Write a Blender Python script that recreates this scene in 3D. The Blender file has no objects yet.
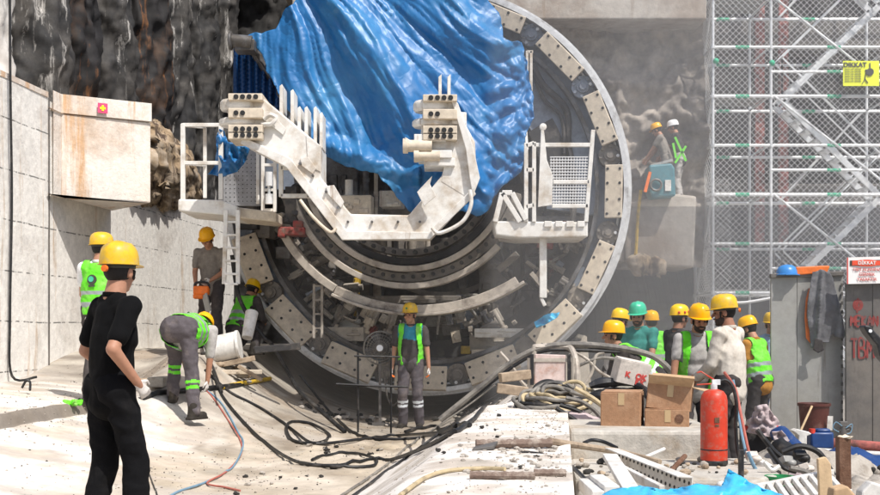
import bpy, bmesh, math, random
from mathutils import Vector, Matrix, noise
import numpy as np
R = math.radians
random.seed(7)
V = Vector
scene = bpy.context.scene
COL = scene.collection
F = 1209.0
CZ = 1.35          # camera height above the pit floor

def W(px, py, Y):
    """world point at depth Y seen at photo coordinates px,py"""
    return V(((px-440.0)/F*Y, Y, CZ+(330.0-py)/F*Y))

# ------------------------------------------------------------------ materials
MAT = {}
def mat(name, base, rough=.7, metal=0., dirt=None, damt=.5, dscale=2.5, streak=None, samt=.5, sscale=5., bump=.25, bscale=18., var=.25, spec=.4, attr=None, lines=None, dist=.02):
    m = bpy.data.materials.new(name); m.use_nodes = True
    nt = m.node_tree; N = nt.nodes; L = nt.links
    bs = N['Principled BSDF']
    geo = N.new('ShaderNodeNewGeometry')
    pos = geo.outputs['Position']
    def nz(scale, detail=6, rg=.6, vec=None):
        n = N.new('ShaderNodeTexNoise'); n.inputs['Scale'].default_value = scale
        n.inputs['Detail'].default_value = detail; n.inputs['Roughness'].default_value = rg
        L.new(vec or pos, n.inputs['Vector']); return n.outputs['Fac']
    def ramp(fac, a, b):
        r = N.new('ShaderNodeMapRange'); r.inputs[1].default_value = a; r.inputs[2].default_value = b
        L.new(fac, r.inputs[0]); return r.outputs[0]
    def mix(fac, c1, c2, mode='MIX'):
        x = N.new('ShaderNodeMix'); x.data_type = 'RGBA'; x.blend_type = mode
        for s, c in ((x.inputs[6], c1), (x.inputs[7], c2)):
            if isinstance(c, tuple): s.default_value = (*c[:3], 1)
            else: L.new(c, s)
        if isinstance(fac, (int, float)): x.inputs[0].default_value = fac
        else: L.new(fac, x.inputs[0])
        return x.outputs[2]
    if attr:
        a = N.new('ShaderNodeAttribute'); a.attribute_name = attr; c = a.outputs['Color']
    else: c = base
    if dirt:
        c = mix(ramp(nz(dscale, 8, .65), 1-damt-.08, 1-damt+.12), c, dirt)
    if streak:
        mp = N.new('ShaderNodeMapping'); mp.inputs['Scale'].default_value = (sscale, sscale, sscale*.08)
        L.new(pos, mp.inputs['Vector'])
        c = mix(ramp(nz(1, 10, .72, mp.outputs[0]), 1-samt-.0, 1-samt+.09), c, streak)
    if lines:
        sep = N.new('ShaderNodeSeparateXYZ'); L.new(pos, sep.inputs[0])
        def line(axis, period, off, w):
            d = N.new('ShaderNodeMath'); d.operation = 'ADD'; d.inputs[1].default_value = -off; L.new(sep.outputs[axis], d.inputs[0])
            wob = N.new('ShaderNodeMath'); wob.operation = 'MULTIPLY_ADD'; wob.inputs[1].default_value = .05; L.new(nz(1.2, 3), wob.inputs[0]); L.new(d.outputs[0], wob.inputs[2])
            p = N.new('ShaderNodeMath'); p.operation = 'PINGPONG'; p.inputs[1].default_value = period/2; L.new(wob.outputs[0], p.inputs[0])
            q = N.new('ShaderNodeMath'); q.operation = 'LESS_THAN'; q.inputs[1].default_value = w; L.new(p.outputs[0], q.inputs[0])
            g = N.new('ShaderNodeMath'); g.operation = 'MULTIPLY'; L.new(q.outputs[0], g.inputs[0]); L.new(ramp(nz(9, 3), .42, .55), g.inputs[1])
            return g.outputs[0]
        for (ax, per, off, w) in lines:
            c = mix(line(ax, per, off, w), c, tuple(v*.25 for v in base))
    if var:
        f = ramp(nz(bscale*.6, 6, .7), .3, .7)
        c = mix(f, mix(1., c, (1-var,)*3, 'MULTIPLY'), mix(1., c, (1+var*.4,)*3, 'MULTIPLY'))
    if isinstance(c, tuple): bs.inputs['Base Color'].default_value = (*c[:3], 1)
    else: L.new(c, bs.inputs['Base Color'])
    bs.inputs['Roughness'].default_value = rough
    bs.inputs['Metallic'].default_value = metal
    bs.inputs['Specular IOR Level'].default_value = spec
    if bump and name=='tarp_blue':
        wv=N.new('ShaderNodeVectorMath');wv.operation='MULTIPLY_ADD';wn=N.new('ShaderNodeTexNoise');wn.inputs['Scale'].default_value=2.5;L.new(pos,wn.inputs['Vector']);L.new(wn.outputs['Color'],wv.inputs[0]);wv.inputs[1].default_value=(.35,.35,.35);L.new(pos,wv.inputs[2])
        rn=N.new('ShaderNodeTexVoronoi');rn.feature='DISTANCE_TO_EDGE';rn.inputs['Scale'].default_value=3.2;L.new(wv.outputs[0],rn.inputs['Vector'])
        b=N.new('ShaderNodeBump');b.inputs['Strength'].default_value=.55;b.inputs['Distance'].default_value=.045
        L.new(rn.outputs['Distance'],b.inputs['Height']);L.new(b.outputs[0],bs.inputs['Normal'])
    elif bump and name.startswith(('pile','rock')):
        rn=N.new('ShaderNodeTexNoise');rn.noise_type='RIDGED_MULTIFRACTAL';rn.inputs['Scale'].default_value=bscale*.35;rn.inputs['Detail'].default_value=6;L.new(pos,rn.inputs['Vector'])
        b=N.new('ShaderNodeBump');b.inputs['Strength'].default_value=.9;b.inputs['Distance'].default_value=.06
        L.new(rn.outputs['Fac'],b.inputs['Height']);L.new(b.outputs[0],bs.inputs['Normal'])
    elif bump:
        b = N.new('ShaderNodeBump'); b.inputs['Strength'].default_value = bump; b.inputs['Distance'].default_value = dist
        L.new(nz(bscale, 8, .65), b.inputs['Height']); L.new(b.outputs[0], bs.inputs['Normal'])
    MAT[name] = m
    return m

mat('white_steel', (.76,.74,.7), .5, dirt=(.48,.4,.31), damt=.44, dscale=2.6, streak=(.27,.17,.1), samt=.385, sscale=6, bump=.1, var=.16)
mat('beige_plate', (.66,.57,.45), .6, dirt=(.45,.37,.29), damt=.4, dscale=5, streak=(.14,.1,.07), samt=.36, bump=.15, var=.25)
mat('bolt_dark', (.02,.02,.02), .6, bump=0, var=0)
mat('grey_steel', (.2,.2,.21), .5, .3, dirt=(.09,.08,.07), damt=.55, dscale=3, streak=(.35,.33,.3), samt=.35, bump=.2)
mat('blue_grey_steel', (.27,.31,.38), .5, .1, dirt=(.1,.1,.11), damt=.45, dscale=1.8, streak=(.38,.38,.38), samt=.36, bump=.15)
mat('rim_steel', (.66,.66,.66), .45, .2, dirt=(.2,.18,.16), damt=.38, dscale=3, bump=.15)
mat('dark_machine', (.04,.038,.038), .6, dirt=(.15,.13,.11), damt=.42, dscale=4, bump=.3)
mat('mid_machine', (.19,.17,.15), .6, dirt=(.36,.31,.25), damt=.42, dscale=4, bump=.3)
mat('rail_steel', (.46,.41,.35), .55, .1, dirt=(.14,.11,.09), damt=.42, dscale=4, streak=(.5,.47,.43), samt=.35, bump=.2)
mat('perf_plate', (.3,.3,.31), .55, .2, dirt=(.16,.15,.14), damt=.4, dscale=3, bump=.1)
mat('red_paint', (.28,.03,.025), .6, dirt=(.14,.09,.07), damt=.5, dscale=10, bump=.1)
mat('red_extinguisher', (.56,.045,.018), .42, dirt=(.4,.14,.1), damt=.42, dscale=22, bump=.08, var=.2)
mat('red_rust', (.42,.12,.1), .8, dirt=(.12,.06,.05), damt=.5, dscale=6, bump=.3)
mat('tarp_blue', (.018,.145,.37), .44, dirt=(.045,.21,.42), damt=.45, dscale=1.1, streak=(.012,.12,.36), samt=.4, sscale=1.2, bump=.12, bscale=9, var=.12, spec=.5, dist=.02)
mat('tarp_cyan', (.05,.42,.72), .35, dirt=(.15,.55,.8), damt=.4, dscale=5, bump=.3, bscale=20, var=.1, dist=.01)
mat('tarp_blue_shaded', (.008,.06,.2), .45, bump=.3, bscale=7)  # darker copy of the blue tarp: shade put into its colour
mat('wall_concrete', (.8,.77,.72), .85, dirt=(.55,.5,.45), damt=.4, dscale=.9, streak=(.5,.35,.22), samt=.42, sscale=2.2, bump=.5, bscale=14, var=.22, lines=[(2,.63,.85,.009)])
mat('block_concrete', (.78,.72,.65), .85, dirt=(.55,.42,.32), damt=.44, dscale=.9, streak=(.6,.38,.22), samt=.46, sscale=2.6, bump=.5, bscale=22, var=.2)
mat('slab_concrete', (.47,.44,.39), .9, dirt=(.35,.28,.2), damt=.42, dscale=2.5, bump=.5, bscale=20, var=.25)
mat('ground_mat', (.5,.5,.5), .9, attr='Col', dirt=(.42,.36,.29), damt=.36, dscale=1.3, bump=.6, bscale=9, var=.2)
mat('floor_dirt', (.2,.17,.14), .95, dirt=(.1,.09,.08), damt=.5, dscale=2, bump=.6)
mat('pile_mat', (.028,.027,.027), .75, dirt=(.07,.063,.056), damt=.5, dscale=1.5, streak=(.6,.57,.53), samt=.435, sscale=3.4, bump=1.0, bscale=6, var=.6, dist=.08)
mat('pile_brown', (.018,.016,.016), .75, dirt=(.09,.045,.02), damt=.4, dscale=.8, streak=(.2,.085,.03), samt=.43, sscale=3.2, bump=1.0, bscale=6, var=.6, dist=.08)
mat('pile_white', (.6,.57,.53), .8, dirt=(.3,.28,.26), damt=.4, dscale=2, streak=(.1,.1,.1), samt=.4, bump=.8, bscale=6, dist=.08)
mat('rock_brown', (.36,.26,.16), .9, dirt=(.55,.46,.36), damt=.46, dscale=2.2, streak=(.07,.045,.03), samt=.5, sscale=4, bump=1., bscale=7, var=.5, dist=.08)
mat('rock_grey', (.4,.35,.3), .9, dirt=(.1,.088,.08), damt=.45, dscale=.55, streak=(.42,.34,.25), samt=.38, sscale=1.6, bump=1., bscale=4, var=.45, dist=.12)
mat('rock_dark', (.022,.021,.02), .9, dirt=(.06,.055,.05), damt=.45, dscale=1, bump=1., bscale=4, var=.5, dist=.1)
mat('beam_concrete', (.45,.41,.36), .9, dirt=(.3,.24,.19), damt=.5, dscale=1, streak=(.26,.19,.13), samt=.42, sscale=1.6, bump=.5, bscale=10)
mat('galv', (.8,.81,.82), .4, .15, dirt=(.4,.42,.43), damt=.4, dscale=5, bump=.08, var=.1)
mat('mesh_wire', (.7,.7,.7), .5, .1, bump=0, var=0)
mat('green_tag', (.02,.4,.22), .6, bump=0, var=0)
mat('hoard_steel', (.33,.325,.31), .5, .2, dirt=(.31,.3,.27), damt=.45, dscale=1.2, streak=(.17,.15,.13), samt=.42, sscale=3, bump=.1, var=.15)
mat('hoard_dark', (.12,.112,.105), .55, .15, dirt=(.18,.16,.14), damt=.45, dscale=1.5, streak=(.07,.06,.055), samt=.42, sscale=3, bump=.12, var=.2)
mat('graffiti', (.26,.04,.035), .8, dirt=(.12,.09,.085), damt=.46, dscale=9, bump=0, var=.4)
mat('sign_yellow', (.85,.9,.02), .5, bump=0, var=.05)
mat('sign_white', (.82,.8,.78), .5, bump=0, var=.05)
mat('sign_red', (.75,.08,.03), .5, bump=0, var=.1)
mat('ink', (.05,.05,.04), .6, bump=0, var=0)
mat('ink_red', (.55,.06,.05), .6, bump=0, var=0)
mat('rubber', (.012,.012,.013), .5, dirt=(.09,.08,.07), damt=.4, dscale=6, bump=.1)
mat('hose_grey', (.24,.22,.19), .6, dirt=(.12,.11,.1), damt=.5, dscale=9, bump=.2)
mat('hose_red', (.42,.12,.09), .5, bump=0)
mat('hose_blue', (.16,.28,.38), .5, bump=0)
mat('hose_beige', (.5,.4,.24), .6, dirt=(.2,.16,.1), damt=.4, dscale=9, bump=.1)
mat('yellow_cable', (.65,.42,.04), .5, dirt=(.1,.08,.05), damt=.4, dscale=5, bump=0)
mat('cardboard', (.36,.2,.11), .85, dirt=(.45,.28,.17), damt=.45, dscale=5, bump=.2, bscale=40, var=.2)
mat('tape',(.5,.36,.2),.3,bump=0,var=.1);mat('cardboard_in', (.5,.34,.2), .85, bump=.15)
mat('carton_white', (.62,.56,.5), .8, dirt=(.4,.36,.32), damt=.4, dscale=10, bump=.1)
mat('plastic_brown', (.085,.022,.016), .5, dirt=(.18,.09,.07), damt=.42, dscale=8, bump=.1)
mat('plastic_blue', (.015,.05,.17), .4, dirt=(.1,.12,.2), damt=.35, dscale=9, bump=.05)
mat('plastic_white', (.7,.68,.64), .5, dirt=(.4,.35,.3), damt=.4, dscale=5, bump=.1)
mat('plastic_red', (.6,.05,.03), .45, bump=.05)
mat('plastic_black', (.02,.02,.022), .45, dirt=(.12,.11,.1), damt=.38, dscale=10, bump=.1)
mat('plastic_orange', (.85,.18,.02), .5, dirt=(.5,.15,.05), damt=.36, dscale=12, bump=.05)
mat('plastic_green', (.02,.25,.08), .4, bump=.05)
mat('rust', (.12,.055,.03), .85, dirt=(.2,.11,.07), damt=.5, dscale=9, bump=.4, bscale=40)
mat('rebar', (.2,.14,.11), .8, dirt=(.42,.36,.3), damt=.45, dscale=9, bump=.4, bscale=60)
mat('wood', (.62,.45,.27), .8, dirt=(.45,.32,.2), damt=.4, dscale=4, bump=.2)
mat('wood_old', (.4,.31,.22), .85, dirt=(.22,.16,.11), damt=.45, dscale=6, bump=.3)
mat('rag', (.5,.4,.4), .9, dirt=(.3,.27,.28), damt=.45, dscale=9, bump=.4)
mat('rubble_mat', (.42,.38,.33), .95, dirt=(.2,.17,.14), damt=.45, dscale=9, bump=.6, bscale=30)
mat('debris_dark', (.03,.028,.025), .9, bump=.4)
mat('pink_panel', (.6,.48,.44), .7, dirt=(.48,.3,.24), damt=.42, dscale=8, bump=.1)
mat('teal_machine', (.06,.2,.24), .5, dirt=(.12,.2,.2), damt=.4, dscale=6, bump=.1)
# people
mat('skin', (.4,.2,.125), .55, bump=.1, bscale=60, var=.12, dist=.003)
mat('skin_tan', (.3,.14,.085), .55, bump=.1, bscale=60, var=.12, dist=.003)
mat('hair', (.014,.011,.01), .8, bump=.5, bscale=120, var=.3, dist=.004)
mat('beard', (.05,.035,.028), .9, bump=.5, bscale=120, var=.3, dist=.004)
mat('eye', (.03,.02,.015), .25, bump=0, var=0)
mat('hat_yellow', (.82,.5,.005), .33, dirt=(.62,.36,.02), damt=.36, dscale=14, bump=.05, var=.1, spec=.5)
mat('hat_green', (.05,.45,.27), .35, dirt=(.2,.5,.4), damt=.36, dscale=14, bump=.05, var=.1)
mat('hat_white', (.8,.8,.8), .35, bump=.05, var=.1)
mat('hat_blue', (.04,.22,.55), .35, bump=.05, var=.1)
mat('hivis', (.13,.68,.02), .7, dirt=(.24,.55,.1), damt=.45, dscale=7, bump=.4, bscale=30, var=.15)
mat('reflective', (.32,.36,.36), .4, .3, bump=.1, var=.1)
mat('reflective_bright', (.7,.74,.76), .4, .1, bump=.1, var=.1)
def cloth(name, c, d=None, var=.25): mat(name, c, .92, dirt=d, damt=.38, dscale=5, bump=.3, bscale=34, var=var, spec=.15, dist=.01)
cloth('cloth_black', (.003,.003,.0035), None, .1)
cloth('jeans_black', (.005,.005,.006), (.014,.013,.013))
cloth('cloth_grey', (.24,.215,.19), (.17,.15,.13))
cloth('cloth_lightgrey', (.42,.4,.38), (.3,.28,.26))
cloth('cloth_white', (.75,.75,.76))
cloth('cloth_cream', (.6,.55,.48), (.42,.36,.3));mat('hat_old', (.72,.44,.02), .4, dirt=(.5,.36,.12), damt=.42, dscale=18, bump=.05, var=.2);mat('hat_amber', (.85,.42,.004), .3, dirt=(.6,.3,.03), damt=.36, dscale=10, bump=.05, var=.1);mat('concrete_dark',(.14,.13,.12),.9,dirt=(.2,.18,.15),damt=.4,bump=.5)
cloth('cloth_charcoal', (.07,.062,.062), (.12,.1,.09))
cloth('cloth_dark', (.05,.045,.045), (.09,.08,.07))
cloth('trouser_grey', (.1,.088,.095), (.19,.16,.15))
cloth('cloth_teal', (.05,.23,.2), (.08,.28,.25))
cloth('cloth_blue', (.3,.42,.55));cloth('cloth_teal_bright', (.04,.26,.36))
cloth('cloth_mustard', (.42,.2,.04))
cloth('glove_white', (.62,.58,.54), (.45,.4,.36))
cloth('boot_mat', (.04,.035,.03), (.16,.13,.1))
mat('jacket_grey', (.1,.1,.11), .6, dirt=(.17,.17,.18), damt=.45, dscale=4, bump=.35, bscale=14, var=.3)

# ------------------------------------------------------------------ mesh builder
class MB:
    def __init__(s): s.v=[]; s.f=[]; s.mi=[]; s.m=0
    def add(s, vs, fs):
        o=len(s.v); s.v += [tuple(p) for p in vs]
        for f in fs: s.f.append([i+o for i in f]); s.mi.append(s.m)
        return s
    def box(s, c, size, rot=None):
        hx,hy,hz=[a/2 for a in size]
        M_=rot.to_matrix() if isinstance(rot, bpy.types.bpy_struct) else rot
        vs=[V((x,y,z)) for x in(-hx,hx) for y in(-hy,hy) for z in(-hz,hz)]
        if M_ is not None: vs=[M_@p for p in vs]
        c=V(c)
        return s.add([p+c for p in vs],[(0,1,3,2),(4,6,7,5),(0,4,5,1),(2,3,7,6),(0,2,6,4),(1,5,7,3)])
    def bar(s, a, b, w, h=None, up=V((0,0,1))):
        a=V(a);b=V(b);h=h or w;d=(b-a)
        L_=d.length;d.normalize()
        if abs(d.dot(up))>.99: up=V((0,1,0))
        x=d.cross(up).normalized();z=x.cross(d).normalized()
        vs=[p+x*sx*w/2+z*sz*h/2 for p in(a,b) for sx in(-1,1) for sz in(-1,1)]
        return s.add(vs,[(0,2,3,1),(4,5,7,6),(0,1,5,4),(2,6,7,3),(0,4,6,2),(1,3,7,5)])
    def prism(s, pts, d):
        """polygon pts (3D) extruded by vector d"""
        n=len(pts);d=V(d);vs=[V(p) for p in pts]+[V(p)+d for p in pts]
        fs=[tuple(range(n))[::-1],tuple(range(n,2*n))]+[(i,(i+1)%n,n+(i+1)%n,n+i) for i in range(n)]
        return s.add(vs,fs)
    def tube(s, pts, r, seg=8, closed=False, smooth=0, caps=True, rr=None):
        pts=[V(p) for p in pts]
        if smooth: pts=catmull(pts,smooth,closed)
        n=len(pts)
        t0=(pts[1]-pts[0]).normalized()
        up=V((0,0,1)) if abs(t0.z)<.9 else V((1,0,0))
        x=t0.cross(up).normalized();vs=[]
        for i,p in enumerate(pts):
            if closed: t=pts[(i+1)%n]-pts[i-1]
            else: t=pts[min(i+1,n-1)]-pts[max(i-1,0)]
            if t.length<1e-7: t=t0
            t=t.normalized();x=(x-t*x.dot(t))
            x=x.normalized() if x.length>1e-6 else t.orthogonal().normalized()
            y=t.cross(x)
            ri=r if rr is None else rr[min(i*len(rr)//n,len(rr)-1)]
            for k in range(seg):
                a=2*math.pi*k/seg;vs.append(p+x*math.cos(a)*ri+y*math.sin(a)*ri)
        fs=[]
        for i in range(n if closed else n-1):
            j=(i+1)%n
            for k in range(seg):
                l=(k+1)%seg;fs.append((i*seg+k,i*seg+l,j*seg+l,j*seg+k))
        if not closed and caps: fs+= [tuple(range(seg))[::-1],tuple((n-1)*seg+k for k in range(seg))]
        return s.add(vs,fs)
    def cyl(s,a,b,r,r2=None,seg=16):
        a=V(a);b=V(b);d=(b-a).normalized();x=d.orthogonal().normalized();y=d.cross(x);r2=r if r2 is None else r2
        vs=[p+x*math.cos(2*math.pi*k/seg)*q+y*math.sin(2*math.pi*k/seg)*q for p,q in((a,r),(b,r2)) for k in range(seg)]
        return s.add(vs,[tuple(range(seg))[::-1],tuple(range(seg,2*seg))]+[(k,(k+1)%seg,seg+(k+1)%seg,seg+k) for k in range(seg)])
    def lathe(s, prof, c, axis=None, seg=24, sx=1, sy=1):
        """prof list of (r,z), revolved around local z"""
        c=V(c);vs=[];n=len(prof)
        for r,z in prof:
            for k in range(seg):
                a=2*math.pi*k/seg;p=V((r*math.cos(a)*sx,r*math.sin(a)*sy,z))
                if axis is not None: p=axis@p
                vs.append(c+p)
        fs=[(i*seg+k,i*seg+(k+1)%seg,(i+1)*seg+(k+1)%seg,(i+1)*seg+k) for i in range(n-1) for k in range(seg)]
        fs+=[tuple(range(seg))[::-1],tuple((n-1)*seg+k for k in range(seg))]
        return s.add(vs,fs)
    def ell(s,c,r,rot=None,seg=14,rings=9):
        c=V(c);r=r if hasattr(r,'__len__') else (r,r,r);vs=[];fs=[]
        for i in range(1,rings):
            t=math.pi*i/rings
            for k in range(seg):
                a=2*math.pi*k/seg;p=V((r[0]*math.sin(t)*math.cos(a),r[1]*math.sin(t)*math.sin(a),r[2]*math.cos(t)))
                if rot is not None:p=rot@p
                vs.append(c+p)
        e=V((0,0,r[2]));
        if rot is not None:e=rot@e
        vs+= [c+e,c-e];T=len(vs)-2
        for i in range(rings-2):
            for k in range(seg):
                l=(k+1)%seg;fs.append((i*seg+k,(i+1)*seg+k,(i+1)*seg+l,i*seg+l))
        for k in range(seg):
            l=(k+1)%seg;fs+= [(k,l,T),((rings-2)*seg+l,(rings-2)*seg+k,T+1)]
        return s.add(vs,fs)
    def cap(s,a,b,ra,rb,side=None,flat=1.,seg=14):
        """tapered capsule; cross-section radius r along side, r*flat across"""
        a=V(a);b=V(b);d=b-a;Ln=d.length
        if Ln<1e-5: return s.ell(a,ra)
        d.normalize()
        x=(V(side)-d*V(side).dot(d)).normalized() if side is not None else d.orthogonal().normalized()
        y=d.cross(x);rings=[]
        fl=min(1,flat)
        for i in range(1,5):
            t=i/5*math.pi/2;rings.append((a-d*ra*fl*math.cos(t),ra*math.sin(t)))
        rings+=[(a,ra),(a.lerp(b,.5),(ra+rb)/2),(b,rb)]
        for i in range(4,0,-1):
            t=i/5*math.pi/2;rings.append((b+d*rb*fl*math.cos(t),rb*math.sin(t)))
        vs=[]
        for p,r in rings:
            for k in range(seg):
                g=2*math.pi*k/seg;vs.append(p+x*math.cos(g)*r+y*math.sin(g)*r*flat)
        n=len(rings);vs+=[a-d*ra*fl,b+d*rb*fl]
        fs=[(i*seg+k,i*seg+(k+1)%seg,(i+1)*seg+(k+1)%seg,(i+1)*seg+k) for i in range(n-1) for k in range(seg)]
        fs+=[(k+1 if k+1<seg else 0,k,n*seg) for k in range(seg)]
        fs+=[((n-1)*seg+k,(n-1)*seg+(k+1)%seg,n*seg+1) for k in range(seg)]
        return s.add(vs,fs)
    def build(s,name,material,parent=None,smooth=True,bevel=0,angle=35,wn=False):
        me=bpy.data.meshes.new(name);me.from_pydata(s.v,[],s.f);me.update()
        bm=bmesh.new();bm.from_mesh(me);bmesh.ops.recalc_face_normals(bm,faces=bm.faces);bm.to_mesh(me);bm.free()
        mats=material if isinstance(material,(list,tuple)) else [material]
        for m in mats: me.materials.append(MAT[m] if isinstance(m,str) else m)
        if len(mats)>1: me.polygons.foreach_set('material_index',s.mi)
        if smooth: me.shade_smooth(); me.set_sharp_from_angle(angle=R(angle))
        o=bpy.data.objects.new(name,me);COL.objects.link(o)
        if parent:
            o.parent=parent
            o.matrix_parent_inverse=parent.matrix_world_inv if False else parent_inv(parent)
        if bevel:
            b=o.modifiers.new('bevel','BEVEL');b.width=bevel;b.segments=2;b.limit_method='ANGLE'
        return o
def wm(o):
    m=o.matrix_basis.copy()
    if o.parent: m=wm(o.parent)@o.matrix_parent_inverse@m
    return m
def parent_inv(p): return wm(p).inverted()
def catmull(pts,n,closed=False):
    out=[];m=len(pts);seg=m if closed else m-1
    for i in range(seg):
        if closed: p0,p1,p2,p3=pts[i-1],pts[i],pts[(i+1)%m],pts[(i+2)%m]
        else: p0,p1,p2,p3=pts[max(i-1,0)],pts[i],pts[i+1],pts[min(i+2,m-1)]
        for k in range(n):
            t=k/n;out.append(.5*((2*p1)+(-p0+p2)*t+(2*p0-5*p1+4*p2-p3)*t*t+(-p0+3*p1-3*p2+p3)*t**3))
    if not closed: out.append(pts[-1])
    return out
def tag(o,label=None,cat=None,group=None,kind=None):
    if label:o['label']=label
    if cat:o['category']=cat
    if group:o['group']=group
    if kind:o['kind']=kind
    return o
def empty(name,loc,label=None,cat=None,group=None,rz=0):
    o=bpy.data.objects.new(name,None);COL.objects.link(o);o.location=loc;o.rotation_euler=(0,0,rz);o.empty_display_size=.1
    return tag(o,label,cat,group)
def struct(o): o['kind']='structure'; return o
def fbm(p,o=4): return noise.fractal(V(p),1.0,2.0,o)
def roughen(o,amp,sc,seed=0,fine=0,fsc=6):
    for v in o.data.vertices:
        p=v.co*sc+V((seed,seed*.7,seed*.3));n=v.normal
        v.co+=n*(amp*fbm(p)+ (fine*fbm(v.co*fsc) if fine else 0))
def grid(name,fn,nu,nv,material,parent=None,smooth=True):
    vs=[fn(i/nu,j/nv) for j in range(nv+1) for i in range(nu+1)]
    fs=[(j*(nu+1)+i,j*(nu+1)+i+1,(j+1)*(nu+1)+i+1,(j+1)*(nu+1)+i) for j in range(nv) for i in range(nu)]
    me=bpy.data.meshes.new(name);me.from_pydata([tuple(v) for v in vs],[],fs);me.update()
    me.materials.append(MAT[material])
    if smooth:me.shade_smooth()
    o=bpy.data.objects.new(name,me);COL.objects.link(o)
    if parent:o.parent=parent;o.matrix_parent_inverse=parent_inv(parent)
    return o
def sstep(a,b,x):
    t=max(0,min(1,(x-a)/(b-a)));return t*t*(3-2*t)
def interp(tab,x):
    if x<=tab[0][0]:return tab[0][1]
    for (a,va),(b,vb) in zip(tab,tab[1:]):
        if x<=b:return va+(vb-va)*(x-a)/(b-a)
    return tab[-1][1]
def xc(y): return -2.27+.1*y

# ------------------------------------------------------------------ camera, light, world
cam=bpy.data.cameras.new('camera');co=bpy.data.objects.new('camera',cam);COL.objects.link(co)
co.location=(0,0,CZ);co.rotation_euler=(R(90),0,0);cam.lens=F/880*36;cam.sensor_width=36;cam.shift_y=82.5/880
cam.clip_end=500;cam.clip_start=.1;scene.camera=co
SUN_EL,SUN_AZ=57,140      # azimuth measured clockwise from +Y: the sun stands behind the camera, a little to the right
d=V((math.sin(R(SUN_AZ))*math.cos(R(SUN_EL)),math.cos(R(SUN_AZ))*math.cos(R(SUN_EL)),math.sin(R(SUN_EL))))
sl=bpy.data.lights.new('sun','SUN');sl.energy=5.1;sl.angle=R(.6);sl.color=(1,.96,.9)
so=bpy.data.objects.new('sun',sl);COL.objects.link(so);so.rotation_euler=d.to_track_quat('Z','Y').to_euler();so.location=(3,-5,20)
w=bpy.data.worlds.new('World');scene.world=w;w.use_nodes=True;nt=w.node_tree
sk=nt.nodes.new('ShaderNodeTexSky');sk.sky_type='NISHITA';sk.sun_disc=False;sk.sun_elevation=R(SUN_EL);sk.sun_rotation=R(SUN_AZ);sk.dust_density=2.5
bg=nt.nodes['Background'];nt.links.new(sk.outputs[0],bg.inputs[0]);bg.inputs[1].default_value=.15
scene.view_settings.view_transform='Standard';scene.view_settings.look='None';scene.view_settings.exposure=0
scene.cycles.volume_bounces=1;scene.cycles.max_bounces=6;scene.cycles.volume_step_rate=2
# ------------------------------------------------------------------ ground
LP=[(-8,.74),(-4.7,.72),(-3.7,.63),(-3.08,.55),(-3.02,.42),(-2.3,.26),(-1.5,.09),(-.8,0)]
RP=[(.55,0),(.9,.2),(1.5,.60),(1.62,.62),(2.33,.62),(2.36,-.1),(9,-.1)]
def gz(x,y):
    u=x-xc(y)
    if u<0:
        a=interp(LP,u)
        t=sstep(12.3+2.7*sstep(-2.5,-3.4,u),16.6+.8*sstep(-2.5,-3.4,u),y)
        b=1.05 if u<-2.45 else max(0.0,3.44-math.sqrt(max(.1,3.42**2-u*u)))
        z=a*(1-t)+b*t
        t2=sstep(19,21,y)
        return z
    a=interp(RP,u)
    t=sstep(11.7,13.2,y)
    b=interp([(.7,0),(1.1,.12),(1.6,.5),(1.95,.72),(2.2,.7),(2.5,-.1)],u)
    z=a*(1-t)+b*t
    t=sstep(15.5,17.3,y)
    c=max(0,3.44-math.sqrt(max(.1,3.42**2-u*u))) if u<2.7 else -.1
    return z*(1-t)+c*t
def gfull(x,y):
    z=gz(x,y);u=x-xc(y)
    n=.012*fbm((x*1.7,y*1.7,0))+.006*fbm((x*7,y*7,3))
    if y>11.2 and u>-.6 and u<2.6:n+=.02*fbm((x*6,y*3,3))
    if -.9<u<.7:n*=1.3
    return z+n
us=sorted(set([round(-8+.09*i,3) for i in range(60)]+[round(-3.3+.03*i,3) for i in range(20)]+[round(-2.7+.06*i,3) for i in range(84)]+[2.31,2.33,2.345,2.36,2.38]+[round(2.4+.12*i,3) for i in range(60)]+[-3.08,-3.05,-3.02]))
ys=[1.5+.08*j for j in range(325)]
nx,ny=len(us),len(ys)
vs=[(xc(y)+u,y,gfull(xc(y)+u,y)) for y in ys for u in us]
fs=[(j*nx+i,j*nx+i+1,(j+1)*nx+i+1,(j+1)*nx+i) for j in range(ny-1) for i in range(nx-1)]
me=bpy.data.meshes.new('ground');me.from_pydata(vs,[],fs);me.update();me.shade_smooth();me.materials.append(MAT['ground_mat'])
ca=me.color_attributes.new('Col','FLOAT_COLOR','POINT')
WH=V((.74,.69,.635));SA=V((.43,.355,.255));DK=V((.17,.14,.11));GY=V((.4,.36,.3))
cols=[]
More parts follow.
